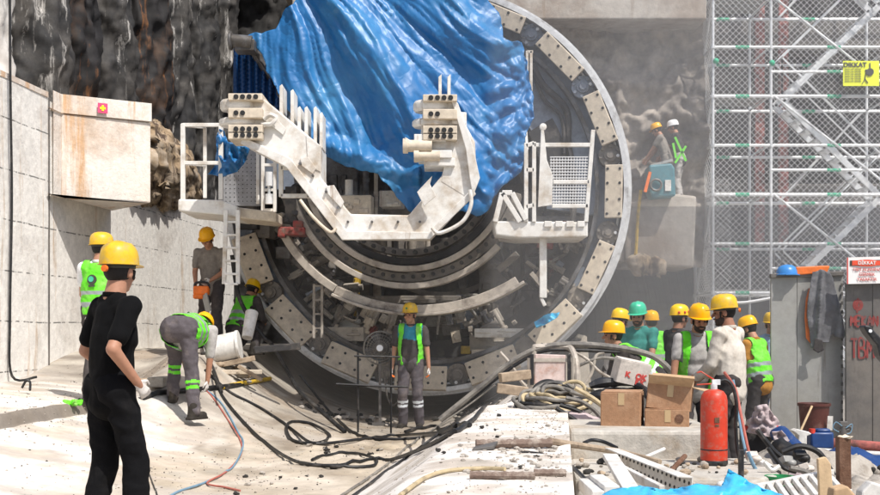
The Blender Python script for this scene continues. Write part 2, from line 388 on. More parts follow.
for (x,y,z) in vs:
    u=x-xc(y)
    c=WH.copy()
    n=fbm((x*.9,y*.9,5));n2=fbm((u*.7,y*3.2,9));n3=fbm((x*2.5,y*2.5,1))
    if -2.6<u<.75:
        t=sstep(-2.0,-1.1,u+.5*n)*(1-sstep(.5,.75,u))
        c=c.lerp(SA,t*(.75+.3*n))
    if u<-.6:
        t=sstep(11.8,15.2,y+.8*n+u*.25)
        st=.5+.5*n2
        c=c.lerp(GY.lerp(DK,min(1,max(0,.5+1.3*n2))),t*.92)
    elif u<2.4:
        t=sstep(14.3,16.2,y+.8*n);c=c.lerp(GY.lerp(DK,.5),t*.9)
    if u<2.34:
        t=sstep(.12,.5,fbm((x*1.3+9,y*1.3,44),5));c=c.lerp(V((.33,.26,.19)),t*.6)
    if -1.6<u<.7 and y>8:
        t=sstep(-.1,.35,fbm((x*1.8,y*.9,51),4))*sstep(8,13,y);c=c.lerp(V((.2,.155,.11)),t*.6)
    if u>2.34:c=GY.lerp(DK,.45+.3*n)
    sk_=fbm((u*.55,y*2.6,31))
    if u<-.3 and y<15:c=c.lerp(V((.45,.4,.35)),sstep(.05,.5,sk_)*.65)
    if .5<u<1.5:c=c.lerp(V((.45,.4,.35)),sstep(.0,.4,sk_)*.6)
    if u<-.6 and y<14:
        t=sstep(.1,.45,n3+.5*n);c=c.lerp(V((.5,.42,.34)),t*.7)
        t=sstep(.35,.5,fbm((x*4,y*4,6)));c=c.lerp(GY,t*.6)
    if 1.0<u<2.34:
        t=sstep(.1,.45,n3);c=c.lerp(V((.48,.41,.34)),t*.75)
        t=sstep(.25,.45,fbm((x*6,y*4,16)));c=c.lerp(GY,t*.7)
    if abs(u+3.05)<.045: c=c.lerp(DK,.9)          # joint of the cradle slab
    if y>18.6:c=GY
    k=1+.12*n3
    cols+= [c.x*k,c.y*k,c.z*k,1]
ca.data.foreach_set('color',cols)
g=bpy.data.objects.new('ground',me);COL.objects.link(g);struct(g)
b=MB();b.add([(-60,-60,-.35),(60,-60,-.35),(60,60,-.35),(-60,60,-.35)],[(0,1,2,3)]);struct(b.build('pit_floor','floor_dirt'))

# ------------------------------------------------------------------ left retaining wall
def wx(Y,off=0): return xc(Y)-4.6+off
def wallgrid(name,y0,y1,zf0,zf1,m,off=0,amp=.012):
    def fn(a,c):
        y=y0+(y1-y0)*a;z=zf0(y)+(zf1(y)-zf0(y))*c
        return V((wx(y,off)+amp*fbm((y*1.5,z*1.5,2))+amp*.3*fbm((y*8,z*8,2)),y,z))
    return fn
b=MB()
def wall_slab(b,y0,y1,z0,z1a,z1b,off=0,th=.5,ny=20,nz=20,amp=.012):
    fn=lambda a,c:V((wx(y0+(y1-y0)*a,off)+amp*fbm(((y0+(y1-y0)*a)*1.5,c*6,2)),y0+(y1-y0)*a,z0+((z1a+(z1b-z1a)*a)-z0)*c))
    vs=[fn(i/ny,j/nz) for j in range(nz+1) for i in range(ny+1)]
    b.add(vs,[(j*(ny+1)+i,j*(ny+1)+i+1,(j+1)*(ny+1)+i+1,(j+1)*(ny+1)+i) for j in range(nz) for i in range(ny)])
    A=[fn(i/ny,1) for i in range(ny+1)];n=len(A)
    b.add(A+[p-V((th,0,0)) for p in A],[(i,i+1,n+i+1,n+i) for i in range(n-1)])
    e=[fn(1,0),fn(1,1)];b.add([e[0],e[1],e[1]-V((th,0,0)),e[0]-V((th,0,0))],[(0,1,2,3)])
    e=[fn(0,0),fn(0,1)];b.add([e[0],e[1],e[1]-V((th,0,0)),e[0]-V((th,0,0))],[(0,1,2,3)])
wl=empty('retaining_wall',(wx(14),14,.3),'long whitish cast concrete retaining wall with formwork lines and rust runs at left','wall')
for (y0,y1,za,zb,nm,off) in ((6,16.2,4.47,4.47,'wall_panel',0),(16.215,20.3,4.45,3.9,'wall_panel',-.02),(20.31,25.5,3.85,3.5,'wall_panel',-.03)):
    b=MB();wall_slab(b,y0,y1,.2,za,zb,off);b.build(nm,'wall_concrete',wl,angle=60)
b=MB()
for y in (9.8,12.95,16.2):
    b.bar((wx(y,.012),y,.75),(wx(y,.012),y,4.46),.016,.02)
b.build('joint_strip','hoard_dark',wl)
b=MB();b.bar((wx(6,.0)-.2,6,4.50),(wx(16.2)-.2,16.2,4.50),.42,.07);b.build('wall_coping','block_concrete',wl)
cb=MB();cb.tube([(wx(14.95,.05),14.95,7.5),(wx(14.95,.06),14.95,4.6),(wx(15,.05),15.02,3),(wx(15,.045),14.97,1.5),(wx(15,.06),15,.78),(wx(15,.3),15.2,.76)],.016,6,smooth=6)
tag(cb.build('hanging_cable','rubber'),'thin black cable hanging straight down the white concrete wall at far left','cable')

# block
bl=empty('concrete_block',W(100,205,17.4),'big pale concrete block jutting from the wall with a small pink mark','concrete block')
A=V((wx(16.35),16.35,0));B=W(151,0,17.35);B.z=0;C=V((wx(18.5),18.5,0));A0=W(57,0,16.6);A0.z=0
def pz(p,z):return V((p.x,p.y,z))
zb,zt=3.17,4.33
b=MB();b.prism([pz(A,zb),pz(A0,zb),pz(B,zb),pz(C,zb)],(0,0,zt-zb))
o=b.build('block_body','block_concrete',bl,smooth=False,bevel=.035)
b=MB();b.prism([pz(A,zt+.004),pz(A0+V((.06,.02,0)),zt+.004),pz(B+V((.02,-.035,0)),zt+.004),pz(C,zt+.004)],(0,0,.26))
b.build('top_band','block_concrete',bl,smooth=False,bevel=.03)
# painted survey mark
dm=(B-A0).normalized();nrm=V((dm.y,-dm.x,0))
mk=A0.lerp(B,.46)+nrm*.062+V((0,0,zt+.12))
def quad(b,c,dx,dz,w,h):
    c=V(c);b.add([c-dx*w/2-dz*h/2,c+dx*w/2-dz*h/2,c+dx*w/2+dz*h/2,c-dx*w/2+dz*h/2],[(0,1,2,3)])
mat('pink',(.75,.08,.2),.6,bump=0);Z=V((0,0,1))
b=MB()
quad(b,mk,dm,Z,.14,.14)
b.build('pink_mark','pink',bl)
b=MB();quad(b,mk+nrm*.004,dm,Z,.08,.03);quad(b,mk+nrm*.006,dm,Z,.03,.08);b.build('green_mark','sign_yellow',bl)

# rough brown rock above the wall right of the block
b=MB();b.ell((wx(21.3)-.32,21.3,4.15),(.55,2.9,.78),seg=90,rings=60)
o=b.build('rock_outcrop','rock_brown');roughen(o,.16,1.9,fine=.09,fsc=5);tag(o,'rust brown ragged rock lump above the concrete wall behind the steel platform','rock')

def ridge0(x,y,z):return 1-abs(2*noise.noise((x,y,z)))
# bored piles
py_=[15.7,17.3,18.8,20.3,21.9,23.5,25.1,26.7,28.3,29.9]
mats_=['pile_white','pile_mat','pile_brown','pile_mat','pile_brown','pile_mat','pile_mat','pile_mat','pile_mat','rock_dark']
lab=['white limewashed rough pile at the left edge of the photo','dark craggy concrete pile with white lime patches, first right of the white one','narrow dark pile with an orange rust streak down it','grey pile with two thin white streaks above the concrete block','brown stained dark pile above the right end of the concrete block','dark pile with a pale central patch right of the concrete block','dark pile with one pale vertical stripe behind the steel platform','nearly black rough pile left of the hanging tarp corner','dark rough pile half in shadow beside the tarp corner','black rough pile in the corner beside the tarp']
for i,y in enumerate(py_):
    x=wx(y,-.95+ .06*math.sin(i*2.3));r=.66+.05*math.sin(i*1.7)
    def fn(a,c,x=x,y=y,r=r,i=i):
        an=-math.pi*.95+a*math.pi*1.5;z=2.9+c*8.5
        q=V((math.cos(an),math.sin(an),0))
        rr=r+.13*fbm((q.x*1.5+i*7,q.y*1.5,z*1.1))+.09*(ridge0(q.x*2.2+i*7,q.y*2.2+z*.4,z*1.6)-.6)+.03*fbm((q.x*7+i*7,q.y*7,z*6))
        return V((x,y,z))+q*rr
    o=grid('bored_pile',fn,64,200,mats_[i]);tag(o,lab[i],'pile',group='bored piles of the shaft wall')
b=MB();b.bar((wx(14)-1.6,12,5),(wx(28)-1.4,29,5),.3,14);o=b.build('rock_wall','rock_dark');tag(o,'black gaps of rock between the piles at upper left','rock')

# ------------------------------------------------------------------ rear walls
YB=24.6
def rockgrid(name,x0,x1,z0,z1,Y,m,amp,label,cat='rock',n=(170,130),seed=0,top=None):
    def fn(a,c):
        x=x0+(x1-x0)*a;z=z0+(z1-z0)*c
        return V((x,Y-amp*fbm((x*.6+seed,z*.6,2),5)-amp*.35*fbm((x*2.5,z*2.5,seed),4)-amp*.45*(ridge0(x*.9,z*.9,seed+2)-.5)-amp*.16*ridge0(x*3.1,z*3.1,seed+5),z))
    o=grid(name,fn,n[0],n[1],m)
    return tag(o,label,cat)
rockgrid('rock_wall',-8,-1.5,2,12,27.8,'rock_dark',.5,'dark wet rock behind the tarp at upper left')
rockgrid('rock_wall',-1.6,5.6,2.66,8.3,YB+.75,'rock_grey',.42,'grey stained rock face right of the machine under the concrete beam',seed=4)
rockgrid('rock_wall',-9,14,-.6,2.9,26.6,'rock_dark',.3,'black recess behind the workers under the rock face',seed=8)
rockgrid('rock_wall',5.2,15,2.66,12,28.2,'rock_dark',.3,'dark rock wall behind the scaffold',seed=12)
b=MB();b.box((1.2,YB+.5,7.86),(8.4,1.2,.42));b.box((1.1,YB+.62,9.1),(8.5,1.2,2.06));o=b.build('capping_beam','beam_concrete',smooth=False,bevel=.03)
tag(o,'stained concrete capping beam above the rock face right of the tarp','beam')
b=MB();b.prism([W(626,266,YB),W(694,268,YB),W(697,196,YB),W(668,193,YB),W(640,200,YB),W(622,203,YB)],(0,1.6,0));o=b.build('concrete_ledge','beam_concrete',smooth=False,bevel=.05)
tag(o,'pale concrete ledge carrying the two men and the teal machine','ledge')
b=MB();b.prism([W(560,262,YB+.1),W(628,262,YB+.1),W(628,202,YB+.1),W(560,203,YB+.1)],(0,1.6,0));o=b.build('concrete_ledge','rock_grey',smooth=False,bevel=.05)
tag(o,'darker concrete wall face between the machine rim and the pale ledge','ledge')
for (px,yy) in ((640,264),(655,267)):
    b=MB();b.ell(W(px,yy,YB-.05),(.28,.16,.2),seg=18,rings=12);o=b.build('clay_lump','rock_brown');roughen(o,.1,4);tag(o,'ochre clay lump stuck under the pale ledge','clay',group='clay lumps under the ledge')
b=MB();b.tube([W(641,190,YB-.05),W(638,215,YB-.08),W(636,250,YB-.08),W(634,262,YB-.06)],.035,6,smooth=4);tag(b.build('pipe','yellow_cable'),'thin orange pipe running down beside the pale ledge','pipe')
b=MB();b.box((8.6,26.9,4.3),(6.6,.5,.55));o=b.build('concrete_waler','concrete_dark',smooth=False,bevel=.04);tag(o,'long concrete waler low behind the scaffold','beam')
b=MB();b.box((8.9,27.2,7.9),(7.4,.6,.7));o=b.build('concrete_waler','concrete_dark',smooth=False,bevel=.04);tag(o,'concrete waler behind the top of the scaffold','beam')

# ------------------------------------------------------------------ slabs on the right
def poly_slab(name,pts,z0,z1,m,label):
    b=MB();b.prism([V((x,y,z0)) for x,y in pts],(0,0,z1-z0));o=b.build(name,m,smooth=False,bevel=.03)
    return tag(o,label,'concrete slab')
poly_slab('concrete_slab',[(1.03,9.55),(2.22,9.5),(2.28,10.9),(1.15,11.1)],-.3,.555,'slab_concrete','raised concrete slab under the cardboard boxes')
poly_slab('concrete_slab',[(.93,8.35),(1.9,8.22),(2.1,8.1),(2.42,8.55),(2.5,9.6),(1.02,9.54)],-.3,.335,'slab_concrete','lower sandy concrete slab under the red fire extinguisher')
poly_slab('concrete_slab',[(1.45,12.6),(2.35,12.4),(2.5,13.6),(1.5,13.8)],-.3,.72,'slab_concrete','small concrete bench behind the hose coil')
# ------------------------------------------------------------------ tunnel boring machine
YR=18.2
tilt=math.atan(.1)
tbm=empty('tunnel_boring_machine',W(425,395,YR),'huge round tunnel boring machine with bolted beige plates around its steel ring','tunnel machine')
RC=W(425.2,191.5,YR)
rm=Matrix.Rotation(-tilt,3,'Z')     # local x right, y along the axis, z up
PXM=F/YR
def ring_pt(r,a,d=0): # r in photo pixels, a degrees ccw from right, d metres toward the camera
    return RC+rm@V((r/PXM*math.cos(R(a)),-d,r/PXM*math.sin(R(a))))
def annulus(b,r0,r1,d0,d1,a0=0,a1=360,n=128,c=None):
    full=(a1-a0)>=360;m=n if full else n+1;vs=[]
    P=(lambda r,a,d:ring_pt(r,a,d)) if c is None else (lambda r,a,d:c(r,a,d))
    for i in range(m):
        a=a0+(a1-a0)*i/n
        vs+=[P(r0,a,d0),P(r1,a,d0),P(r1,a,d1),P(r0,a,d1)]
    fs=[]
    for i in range(n):
        j=(i+1)%m
        for k in range(4):
            l=(k+1)%4;fs.append((i*4+k,i*4+l,j*4+l,j*4+k))
    if not full: fs+=[(0,1,2,3),tuple((m-1)*4+k for k in(3,2,1,0))]
    b.add(vs,fs)
b=MB();annulus(b,196,200.5,-.5,.22);annulus(b,200.4,204,-.45,.1);b.build('outer_rim','rim_steel',tbm)
b=MB();annulus(b,198,204,-7,-.45);b.build('shield_shell','grey_steel',tbm)
b=MB();annulus(b,172,196,-.6,-.12);b.build('pressure_ring','blue_grey_steel',tbm)
b=MB();annulus(b,169,173,-.9,.02);b.build('inner_flange','grey_steel',tbm)
b=MB();annulus(b,122,169,-.6,-.2,-8,178);b.build('shield_plate','blue_grey_steel',tbm)
b=MB();annulus(b,150,169,-1.2,-.75,178,355);b.build('lower_shield_plate','dark_machine',tbm)
b=MB();annulus(b,2,170,-4.2,-4.0);b.build('bulkhead','mid_machine',tbm)
for(r0,r1,d0)in((60,68,-3.2),(95,101,-2.6),(140,148,-1.9),(30,36,-3.4)):
    b=MB();annulus(b,r0,r1,d0-.2,d0);b.build('inner_ring','rail_steel' if r0 in(95,140) else 'mid_machine',tbm)
for k in range(12):
    a=15+k*30;b=MB();b.bar(ring_pt(36,a,-3.3),ring_pt(150,a,-2.4),.14,.3,up=rm@V((0,1,0)));b.build('radial_rib','mid_machine',tbm,smooth=False,bevel=.01)
b=MB()
for i in range(48): # bolts on the flange
    p=ring_pt(193,i*7.5+2,.11);b.cyl(p,p-rm@V((0,.05,0)),.025,seg=6)
annulus(b,192,194,-.4,.06);b.build('bolt_circle','rim_steel',tbm)
for i in range(16):
    a=-1+22.5*i
    if i in(15,): a=-24.5
    t=rm@V((-math.sin(R(a)),0,math.cos(R(a))));r_=rm@V((math.cos(R(a)),0,math.sin(R(a))));n=rm@V((0,-1,0))
    lean=random.uniform(-.06,.1);low=200<(a%360)<335
    c=ring_pt(186.5,a,.16)
    n2=(n+r_*(-.45 if low else -.2)).normalized();r2=t.cross(n2).normalized()
    if r2.dot(r_)<0:r2=-r2
    w_,h_=(.38,.78) if low else (.26,.78)
    M3=Matrix((r2,n2,t)).transposed()
    b=MB();b.box(c,(w_,.09,h_),M3)
    o=b.build('thrust_pad','beige_plate',tbm,smooth=False,bevel=.012)
    b=MB()
    for q in(-.33,-.12,.12,.33):
        for s in(-.09,.09):
            p=c+t*q+r2*s+n2*.052;b.cyl(p-n2*.02,p,.021,seg=8)
    b.build('bolt_holes','bolt_dark',o)
    b=MB();p=ring_pt(186,a+11.2,-.05)
    for k in range(3):b.cyl(p-n*.1,p+n*.12,.17-.04*k,seg=20) if k==0 else b.cyl(p,p+n*(.13+.03*k),.13-.04*k,seg=14)
    for k in range(7):
        q=p+n*.13+t*math.cos(k*.9)*.14+r_*math.sin(k*.9)*.14;b.cyl(q-n*.1,q+n*.03,.025,seg=6)
    b.build('thrust_cylinder','blue_grey_steel' if 0<(a%360)<180 else 'mid_machine',tbm)
# rough cable runs on the shield plate
b=MB();b.tube([ring_pt(165,50,.0),ring_pt(158,42,-.1),ring_pt(162,30,-.12),ring_pt(150,18,-.12),ring_pt(148,5,-.1),ring_pt(152,-15,-.1)],.05,8,smooth=6)
b.tube([ring_pt(160,48,-.1),ring_pt(150,38,-.15),ring_pt(154,28,-.12),ring_pt(143,15,-.12)],.03,8,smooth=6);b.build('hose_bundle','dark_machine',tbm)
b=MB();annulus(b,118,146,-.24,-.14,2,30);b.build('access_plate','dark_machine',tbm)

# erector ring and its rails
EC=W(408,165,17.4)
def ept(Y):
    s=Y/F
    return lambda r,a,d:W(408,165,Y)+rm@V((r*s*math.cos(R(a)),-d,r*s*math.sin(R(a))))
for(r0,r1,Y,d0,d1,a0,a1,m,nm)in((118,124,17.2,-.25,.0,196,318,'rail_steel','erector_rail'),(108,117,17.35,-.4,0,185,345,'mid_machine','erector_band'),(101,107,17.3,-.2,.06,188,342,'rail_steel','erector_rail'),(93,100,17.5,-.3,0,195,345,'rubber','hose_track'),(84,91,17.6,-.4,0,190,350,'mid_machine','erector_band'),(140,148,17.2,-.2,.0,208,239,'rail_steel','erector_rail')):
    b=MB();annulus(b,r0,r1,d0,d1,a0,a1,72,ept(Y));o=b.build(nm,m,tbm,bevel=.01)
b=MB()
for i in range(26):
    a=200+i*5.2;q=ept(17.3)(112,a,.02);b=MB();b.cyl(q,q-rm@V((0,.04,0)),.03,seg=8);b.build('rail_bolt','bolt_dark',tbm)
for i in range(18):
    a=205+i*7;q=ept(17.5)(88,a,.02);b=MB();b.cyl(q,q-rm@V((0,.05,0)),.035,seg=6);b.build('rail_bolt','bolt_dark',tbm)

# lower white guide rail, arc of a wider radius
c2=lambda r,a,d:W(418,122,16.9)+rm@V((r*16.9/F*math.cos(R(a)),-d,r*16.9/F*math.sin(R(a))))
b=MB();annulus(b,183,191,-.28,.06,243.5,302,60,c2);annulus(b,191,194,-.4,.16,243.5,303.5,60,c2);b.build('guide_rail','rail_steel',tbm,bevel=.008)
c3=lambda r,a,d:W(428,110,17.1)+rm@V((r*17.1/F*math.cos(R(a)),-d,r*17.1/F*math.sin(R(a))))


# clutter deep inside the shield
def lump(px,py,Y,w,h,dp,m,nm,rz=0,bev=.015):
    b=MB();c=W(px,py,Y);s=Y/F;rr=Matrix.Rotation(R(rz),3,'Y')@Matrix.Rotation(-tilt,3,'Z')
    b.box(c,(w*s,dp,h*s),rr)
    if w*h>260:
        for k in range(4):b.box(c+rr@V(((random.random()-.5)*w*s*.7,-dp/2,(random.random()-.5)*h*s*.7)),(w*s*random.uniform(.1,.3),.06,h*s*random.uniform(.1,.3)),rr)
    return b.build(nm,m,tbm,smooth=False,bevel=bev)
random.seed(11)
for(px,py,Y,w,h,dp,m,nm,rz)in(
 (497,300,19.2,34,60,.5,'grey_steel','cabinet',0),(477,312,19.3,40,34,.4,'blue_grey_steel','cabinet',0),(500,343,18.9,58,16,.7,'rail_steel','walkway',0),
 (345,334,18.8,46,14,.8,'rail_steel','walkway',0),(352,324,19.,22,10,.4,'white_steel','valve_block',0),(545,262,19.3,40,34,.5,'grey_steel','cabinet',0),
 (554,270,19.,12,22,.3,'red_paint','hydraulic_motor',0),(564,265,19.,22,20,.3,'grey_steel','valve_block',0),(262,262,18.9,22,15,.3,'grey_steel','junction_box',0),
 (284,253,18.6,15,12,.2,'grey_steel','junction_box',0),(255,232,18.6,36,14,.4,'mid_machine','bracket',0),(410,236,19.5,40,50,.8,'mid_machine','gearbox',0),
 (365,260,20,12,90,.3,'grey_steel','column',0),(378,262,20,8,90,.2,'rail_steel','column',0),(397,240,19.6,6,60,.2,'rail_steel','column',0),(372,190,18.2,30,48,.5,'grey_steel','gearbox',0),
 (345,185,18.2,32,60,.6,'grey_steel','gearbox',0),(392,200,17.8,22,16,.4,'white_steel','valve_block',0),(398,190,18.4,40,60,.3,'mid_machine','bracket',0),(357,207,17.6,34,20,.5,'beige_plate','bracket',0),
 (436,370,18.9,20,26,.3,'grey_steel','bracket',0),(452,375,18.7,26,34,.3,'mid_machine','bracket',0),(425,345,20.2,90,60,.4,'mid_machine','segment_feeder',0),(430,382,18.6,30,22,.4,'rail_steel','bracket',0),
 (300,300,19.4,30,24,.6,'dark_machine','gearbox',20),(315,262,19.6,34,26,.6,'mid_machine','gearbox',-20),(330,320,19.4,14,50,.4,'dark_machine','column',8),(355,300,19.6,6,70,.2,'yellow_cable','post',6),
 (515,280,19.4,12,70,.3,'mid_machine','column',0),(535,300,19.3,30,20,.4,'dark_machine','gearbox',0),(560,305,18.8,26,16,.4,'mid_machine','bracket',30),(580,250,18.9,12,44,.3,'mid_machine','bracket',-10),
 (466,350,18.7,10,8,.2,'yellow_cable','valve_block',0),(500,225,18.5,30,16,.4,'rail_steel','bracket',-35),(475,235,18.7,50,10,.4,'rail_steel','bracket',-35),(470,262,18.2,40,7,.4,'rail_steel','bracket',-28),
 (508,262,18,26,7,.2,'mid_machine','bracket',-40),(250,200,18.4,20,60,.3,'dark_machine','bracket',0),(560,222,18.5,50,10,.4,'grey_steel','bracket',0),(402,300,19,120,8,.4,'mid_machine','bracket',0),(440,322,19.6,50,10,.4,'rail_steel','bracket',0),(388,335,19.4,24,30,.4,'mid_machine','gearbox',0)):
    lump(px,py,Y,w,h,dp,m,nm,rz)
for k in range(34):   # hydraulic motors, valves and short pipes
    a=random.uniform(150,390);r=random.uniform(125,165) if k%3 else random.uniform(60,130)
    c=ring_pt(r,a,random.uniform(-1.6,-.5));q=random.random()
    dr=V((random.uniform(-1,1),random.uniform(-.6,.6),random.uniform(-1,1))).normalized()
    b=MB();rr=random.uniform(.05,.13);L_=random.uniform(.15,.45)
    b.cyl(c-dr*L_/2,c+dr*L_/2,rr,seg=14);b.cyl(c+dr*L_/2,c+dr*(L_/2+.06),rr*.6,seg=12);b.cyl(c-dr*(L_/2+.05),c-dr*L_/2,rr*1.25,seg=14)
    b.build('hydraulic_motor',random.choice(['mid_machine','grey_steel','dark_machine','rail_steel']),tbm)
for k in range(26):   # hoses
    a=random.choice([random.uniform(190,245),random.uniform(295,350),random.uniform(245,295)]);r=random.uniform(110,168)
    P_=[ring_pt(r,a,random.uniform(-.9,-.35))]
    for j in range(4):
        a+=random.uniform(-9,9);r+=random.uniform(-26,14);r=min(168,r);P_.append(ring_pt(r,a,random.uniform(-.9,-.2)))
    b=MB();b.tube(P_,random.uniform(.014,.035),6,smooth=5);b.build('hydraulic_hose',random.choice(['rubber','rubber','hose_grey','rail_steel']),tbm)
for (px,py) in((296,238),):
    pass
random.seed(41)
for k in range(95):   # brackets, flanges and valves that crowd the opening
    a=random.choice([random.uniform(185,262),random.uniform(278,352),random.uniform(186,240)]);r=random.uniform(128,166)
    c=ring_pt(r,a,random.uniform(-.75,-.15));q=random.random()
    M3=Matrix.Rotation(R(-a)+random.choice([0,0,0,math.pi/2,.2,-.3]),3,'Y')
    w1,h1=random.uniform(.06,.3),random.uniform(.05,.16)
    b=MB();b.box(c,(w1,.12,h1),M3)
    if q<.5:
        b.box(c+M3@V((0,-.07,0)),(w1*.6,.05,h1*.5),M3);b.cyl(c+M3@V((w1*.2,-.06,0)),c+M3@V((w1*.2,-.13,0)),.022,seg=8)
    else:
        b.cyl(c+M3@V((-w1/2,-.03,0)),c+M3@V((w1/2+.1,-.03,0)),h1*.33,seg=12);b.cyl(c+M3@V((w1/2+.08,-.03,0)),c+M3@V((w1/2+.13,-.03,0)),h1*.5,seg=12)
    b.build('valve_block' if q<.5 else 'pipe_fitting',random.choice(['mid_machine','grey_steel','rail_steel','beige_plate','beige_plate','blue_grey_steel','red_paint'] if k%3==0 else ['mid_machine','grey_steel','rail_steel','rail_steel']),tbm,smooth=True,bevel=.006)
for(px,y0,y1,w1,Y,m)in((352,236,262,5,18.6,'mid_machine'),(367,236,285,9,18.8,'grey_steel'),(383,238,285,6,18.8,'rail_steel'),(395,238,284,7,18.7,'grey_steel'),(412,238,280,10,18.9,'mid_machine'),(428,240,282,5,18.8,'rail_steel'),(445,238,275,9,18.9,'grey_steel'),(376,172,215,4,17.6,'rail_steel'),(366,160,200,6,17.8,'grey_steel'),(349,180,214,8,17.5,'white_steel'),(406,250,262,16,18.5,'rail_steel')):
    s_=Y/F;b=MB();b.cyl(W(px,y0,Y),W(px,y1,Y),w1*s_/2,seg=14);b.cyl(W(px,(y0+y1)/2-2,Y),W(px,(y0+y1)/2+2,Y),w1*s_*.62,seg=14);b.build('hydraulic_ram',m,tbm)
# red clamp block
b=MB();c=W(293,232,17.4);b.box(c,(.38,.4,.12));b.box(c+V((.09,-.05,.10)),(.14,.3,.1));b.box(c+V((-.14,-.02,-.03)),(.10,.46,.12))
for s in(-.12,0,.12):b.cyl(c+V((s,-.2,.02)),c+V((s,-.24,.02)),.03)
b.build('red_clamp','red_paint',tbm,smooth=False,bevel=.02)
b=MB();c=W(292,205,17.5)
for k in range(8):b.cyl(c+V((random.uniform(-.14,.14),random.uniform(-.1,.1),random.uniform(-.3,.3))),c+V((random.uniform(-.14,.14),random.uniform(-.2,.1),random.uniform(-.3,.3))),.05,seg=10)
b.box(c,(.16,.3,.5));b.build('valve_bank','dark_machine',tbm)
# narrow inner ladder, left of centre
b=MB();
for px in(314,322):b.bar(W(px,284,17.6),W(px,338,17.6),.035)
for y in(286,300,314,328):b.bar(W(314,y,17.6),W(322,y,17.6),.025)
b.build('inner_ladder','rail_steel',tbm)

# ---- erector beam (white V-shaped box girder)
def PR(pts,Y0,Y1):
    P_=[W(x,y,Y0) for x,y in pts];return P_,V((0,Y1-Y0,0))
YE=15.6
b=MB();p,dv=PR([(262,97),(321,146),(321,178),(351,214),(409,215),(448,168),(476,178),(474,190),(430,237),(344,236),(318,203),(288,165),(241,141),(246,100)],YE,YE+.75);b.prism(p,dv)
eb=b.build('erector_beam','white_steel',tbm,smooth=False,bevel=.02)
b=MB() # bottom flange and rib plates of the beam, a little proud
p,dv=PR([(243,137),(290,158),(322,199),(347,231),(428,232),(473,188),(476,194),(430,239),(342,240),(316,206),(286,167),(240,143)],YE-.08,YE-.002);b.prism(p,dv)
b.build('flange','white_steel',eb,smooth=False,bevel=.008)
b=MB();p,dv=PR([(321,146),(321,172),(308,166),(306,135)],YE-.012,YE-.002);b.prism(p,dv)
for(px,py)in((300,168),(313,180),(326,196),(338,212),(348,226),(372,226),(398,226),(420,226)):
    c=W(px,py-4,YE-.01);b2=MB();b2.cyl(c,c-V((0,.03,0)),.018,seg=6);b2.build('bolt','grey_steel',eb)
b.build('cover_plate','white_steel',eb,smooth=False,bevel=.004)
for(x,y0,y1)in((281,84,122),(292,89,126),(299,106,136),(306,106,139),(315,106,143),(321,112,148)):
    b=MB();p,dv=PR([(x-1.6,y0+2),(x+1,y0),(x+1.6,y0+2),(x+1.6,y1),(x-1.6,y1)],YE+.1,YE+.55);b.prism(p,dv);b.build('fin','white_steel',eb,smooth=False,bevel=.006)
# left head: stacked rounded plates with round pockets
def head(cx,cy,s,flip=1):
    for(dy,wd,hh)in((0,38,11),(17,40,8)):
        b=MB()
        c=W(cx,cy+dy*s,YE+.1);k=YE/F*s
        prof=[(0,-hh/2*k),(wd/2*k*.9,-hh/2*k),(wd/2*k,-hh/4*k),(wd/2*k,hh/4*k),(wd/2*k*.9,hh/2*k),(0,hh/2*k)]
        b.lathe(prof,c,seg=28,sy=.8);b.build('clamp_plate','white_steel',eb,bevel=.004)
    for(dy,n,hh)in((-7,4,7),(9,2,10),(25,4,9),(31,4,8)):
        b=MB();c=W(cx+8*flip,cy+dy*s,YE+.0);k=YE/F*s;b.box(c+V((0,.15,0)),(34*k,.6,hh*k));o=b.build('pocket_block','beige_plate',eb,smooth=False,bevel=.01)
        b=MB()
        for i in range(n):
            q=c+V(((-9+i*6.5)*k,-.152,0));b.cyl(q,q-V((0,.012,0)),2.5*k,seg=12)
        b.build('pocket_hole','bolt_dark',o)
head(239,106,1)
head(432,107,1.0,1)
for(x0,y0,x1,y1,dd)in((418,150,452,158,.05),(424,158,455,166,.02),(414,134,446,141,.08),(452,112,466,124,.0)):
    b=MB();p,dv=PR([(x0,y0),(x1,y0),(x1,y1),(x0,y1)],YE-dd-.05,YE+.5);b.prism(p,dv);b.build('stiffener','white_steel',eb,smooth=False,bevel=.01)
for(x0,y0,x1,y1)in((262,112,286,135),(326,186,344,208),(300,158,316,174)):
    b=MB();p,dv=PR([(x0,y0),(x0+8,y0-1),(x1,y1-6),(x1-3,y1),(x0+2,y0+8)],YE-.03,YE-.008);b.prism(p,dv);b.build('doubler_plate','white_steel',eb,smooth=False,bevel=.004)
b=MB();b.tube([W(262,124,YE-.05),W(271,124,YE-.1),W(276,118,YE-.1),W(270,115,YE-.1),W(264,119,YE-.08)],.03,8,smooth=5);b.build('lifting_eye','white_steel',eb)
# right head arm
b=MB();p,dv=PR([(424,99),(452,98),(475,142),(477,182),(466,198),(440,182),(444,168),(444,150),(420,150),(420,140)],YE-.006,YE+.7);b.prism(p,dv);b.build('erector_arm','white_steel',eb,smooth=False,bevel=.02)
b=MB();p,dv=PR([(451,98),(458,103),(473,146),(480,178),(473,196),(470,180),(466,150)],YE-.1,YE-.002);b.prism(p,dv);b.build('flange','white_steel',eb,smooth=False,bevel=.008)
for(x,y0,y1)in((440,74,99),(449,74,99),(458,110,126),(465,112,130)):
    b=MB();p,dv=PR([(x-1.6,y0+3),(x+1.6,y0),(x+1.6,y1),(x-1.6,y1)],YE+.1,YE+.5);b.prism(p,dv);b.build('fin','white_steel',eb,smooth=False,bevel=.006)
b=MB()
for(x0,x1,y,r)in((405,432,146,6),(416,440,156,5)):
    b.cyl(W(x0,y,YE-.1),W(x1,y,YE-.1),r*YE/F,seg=18)
    b.cyl(W(x0-2,y,YE-.1),W(x0+3,y,YE-.1),(r+1.5)*YE/F,seg=18)
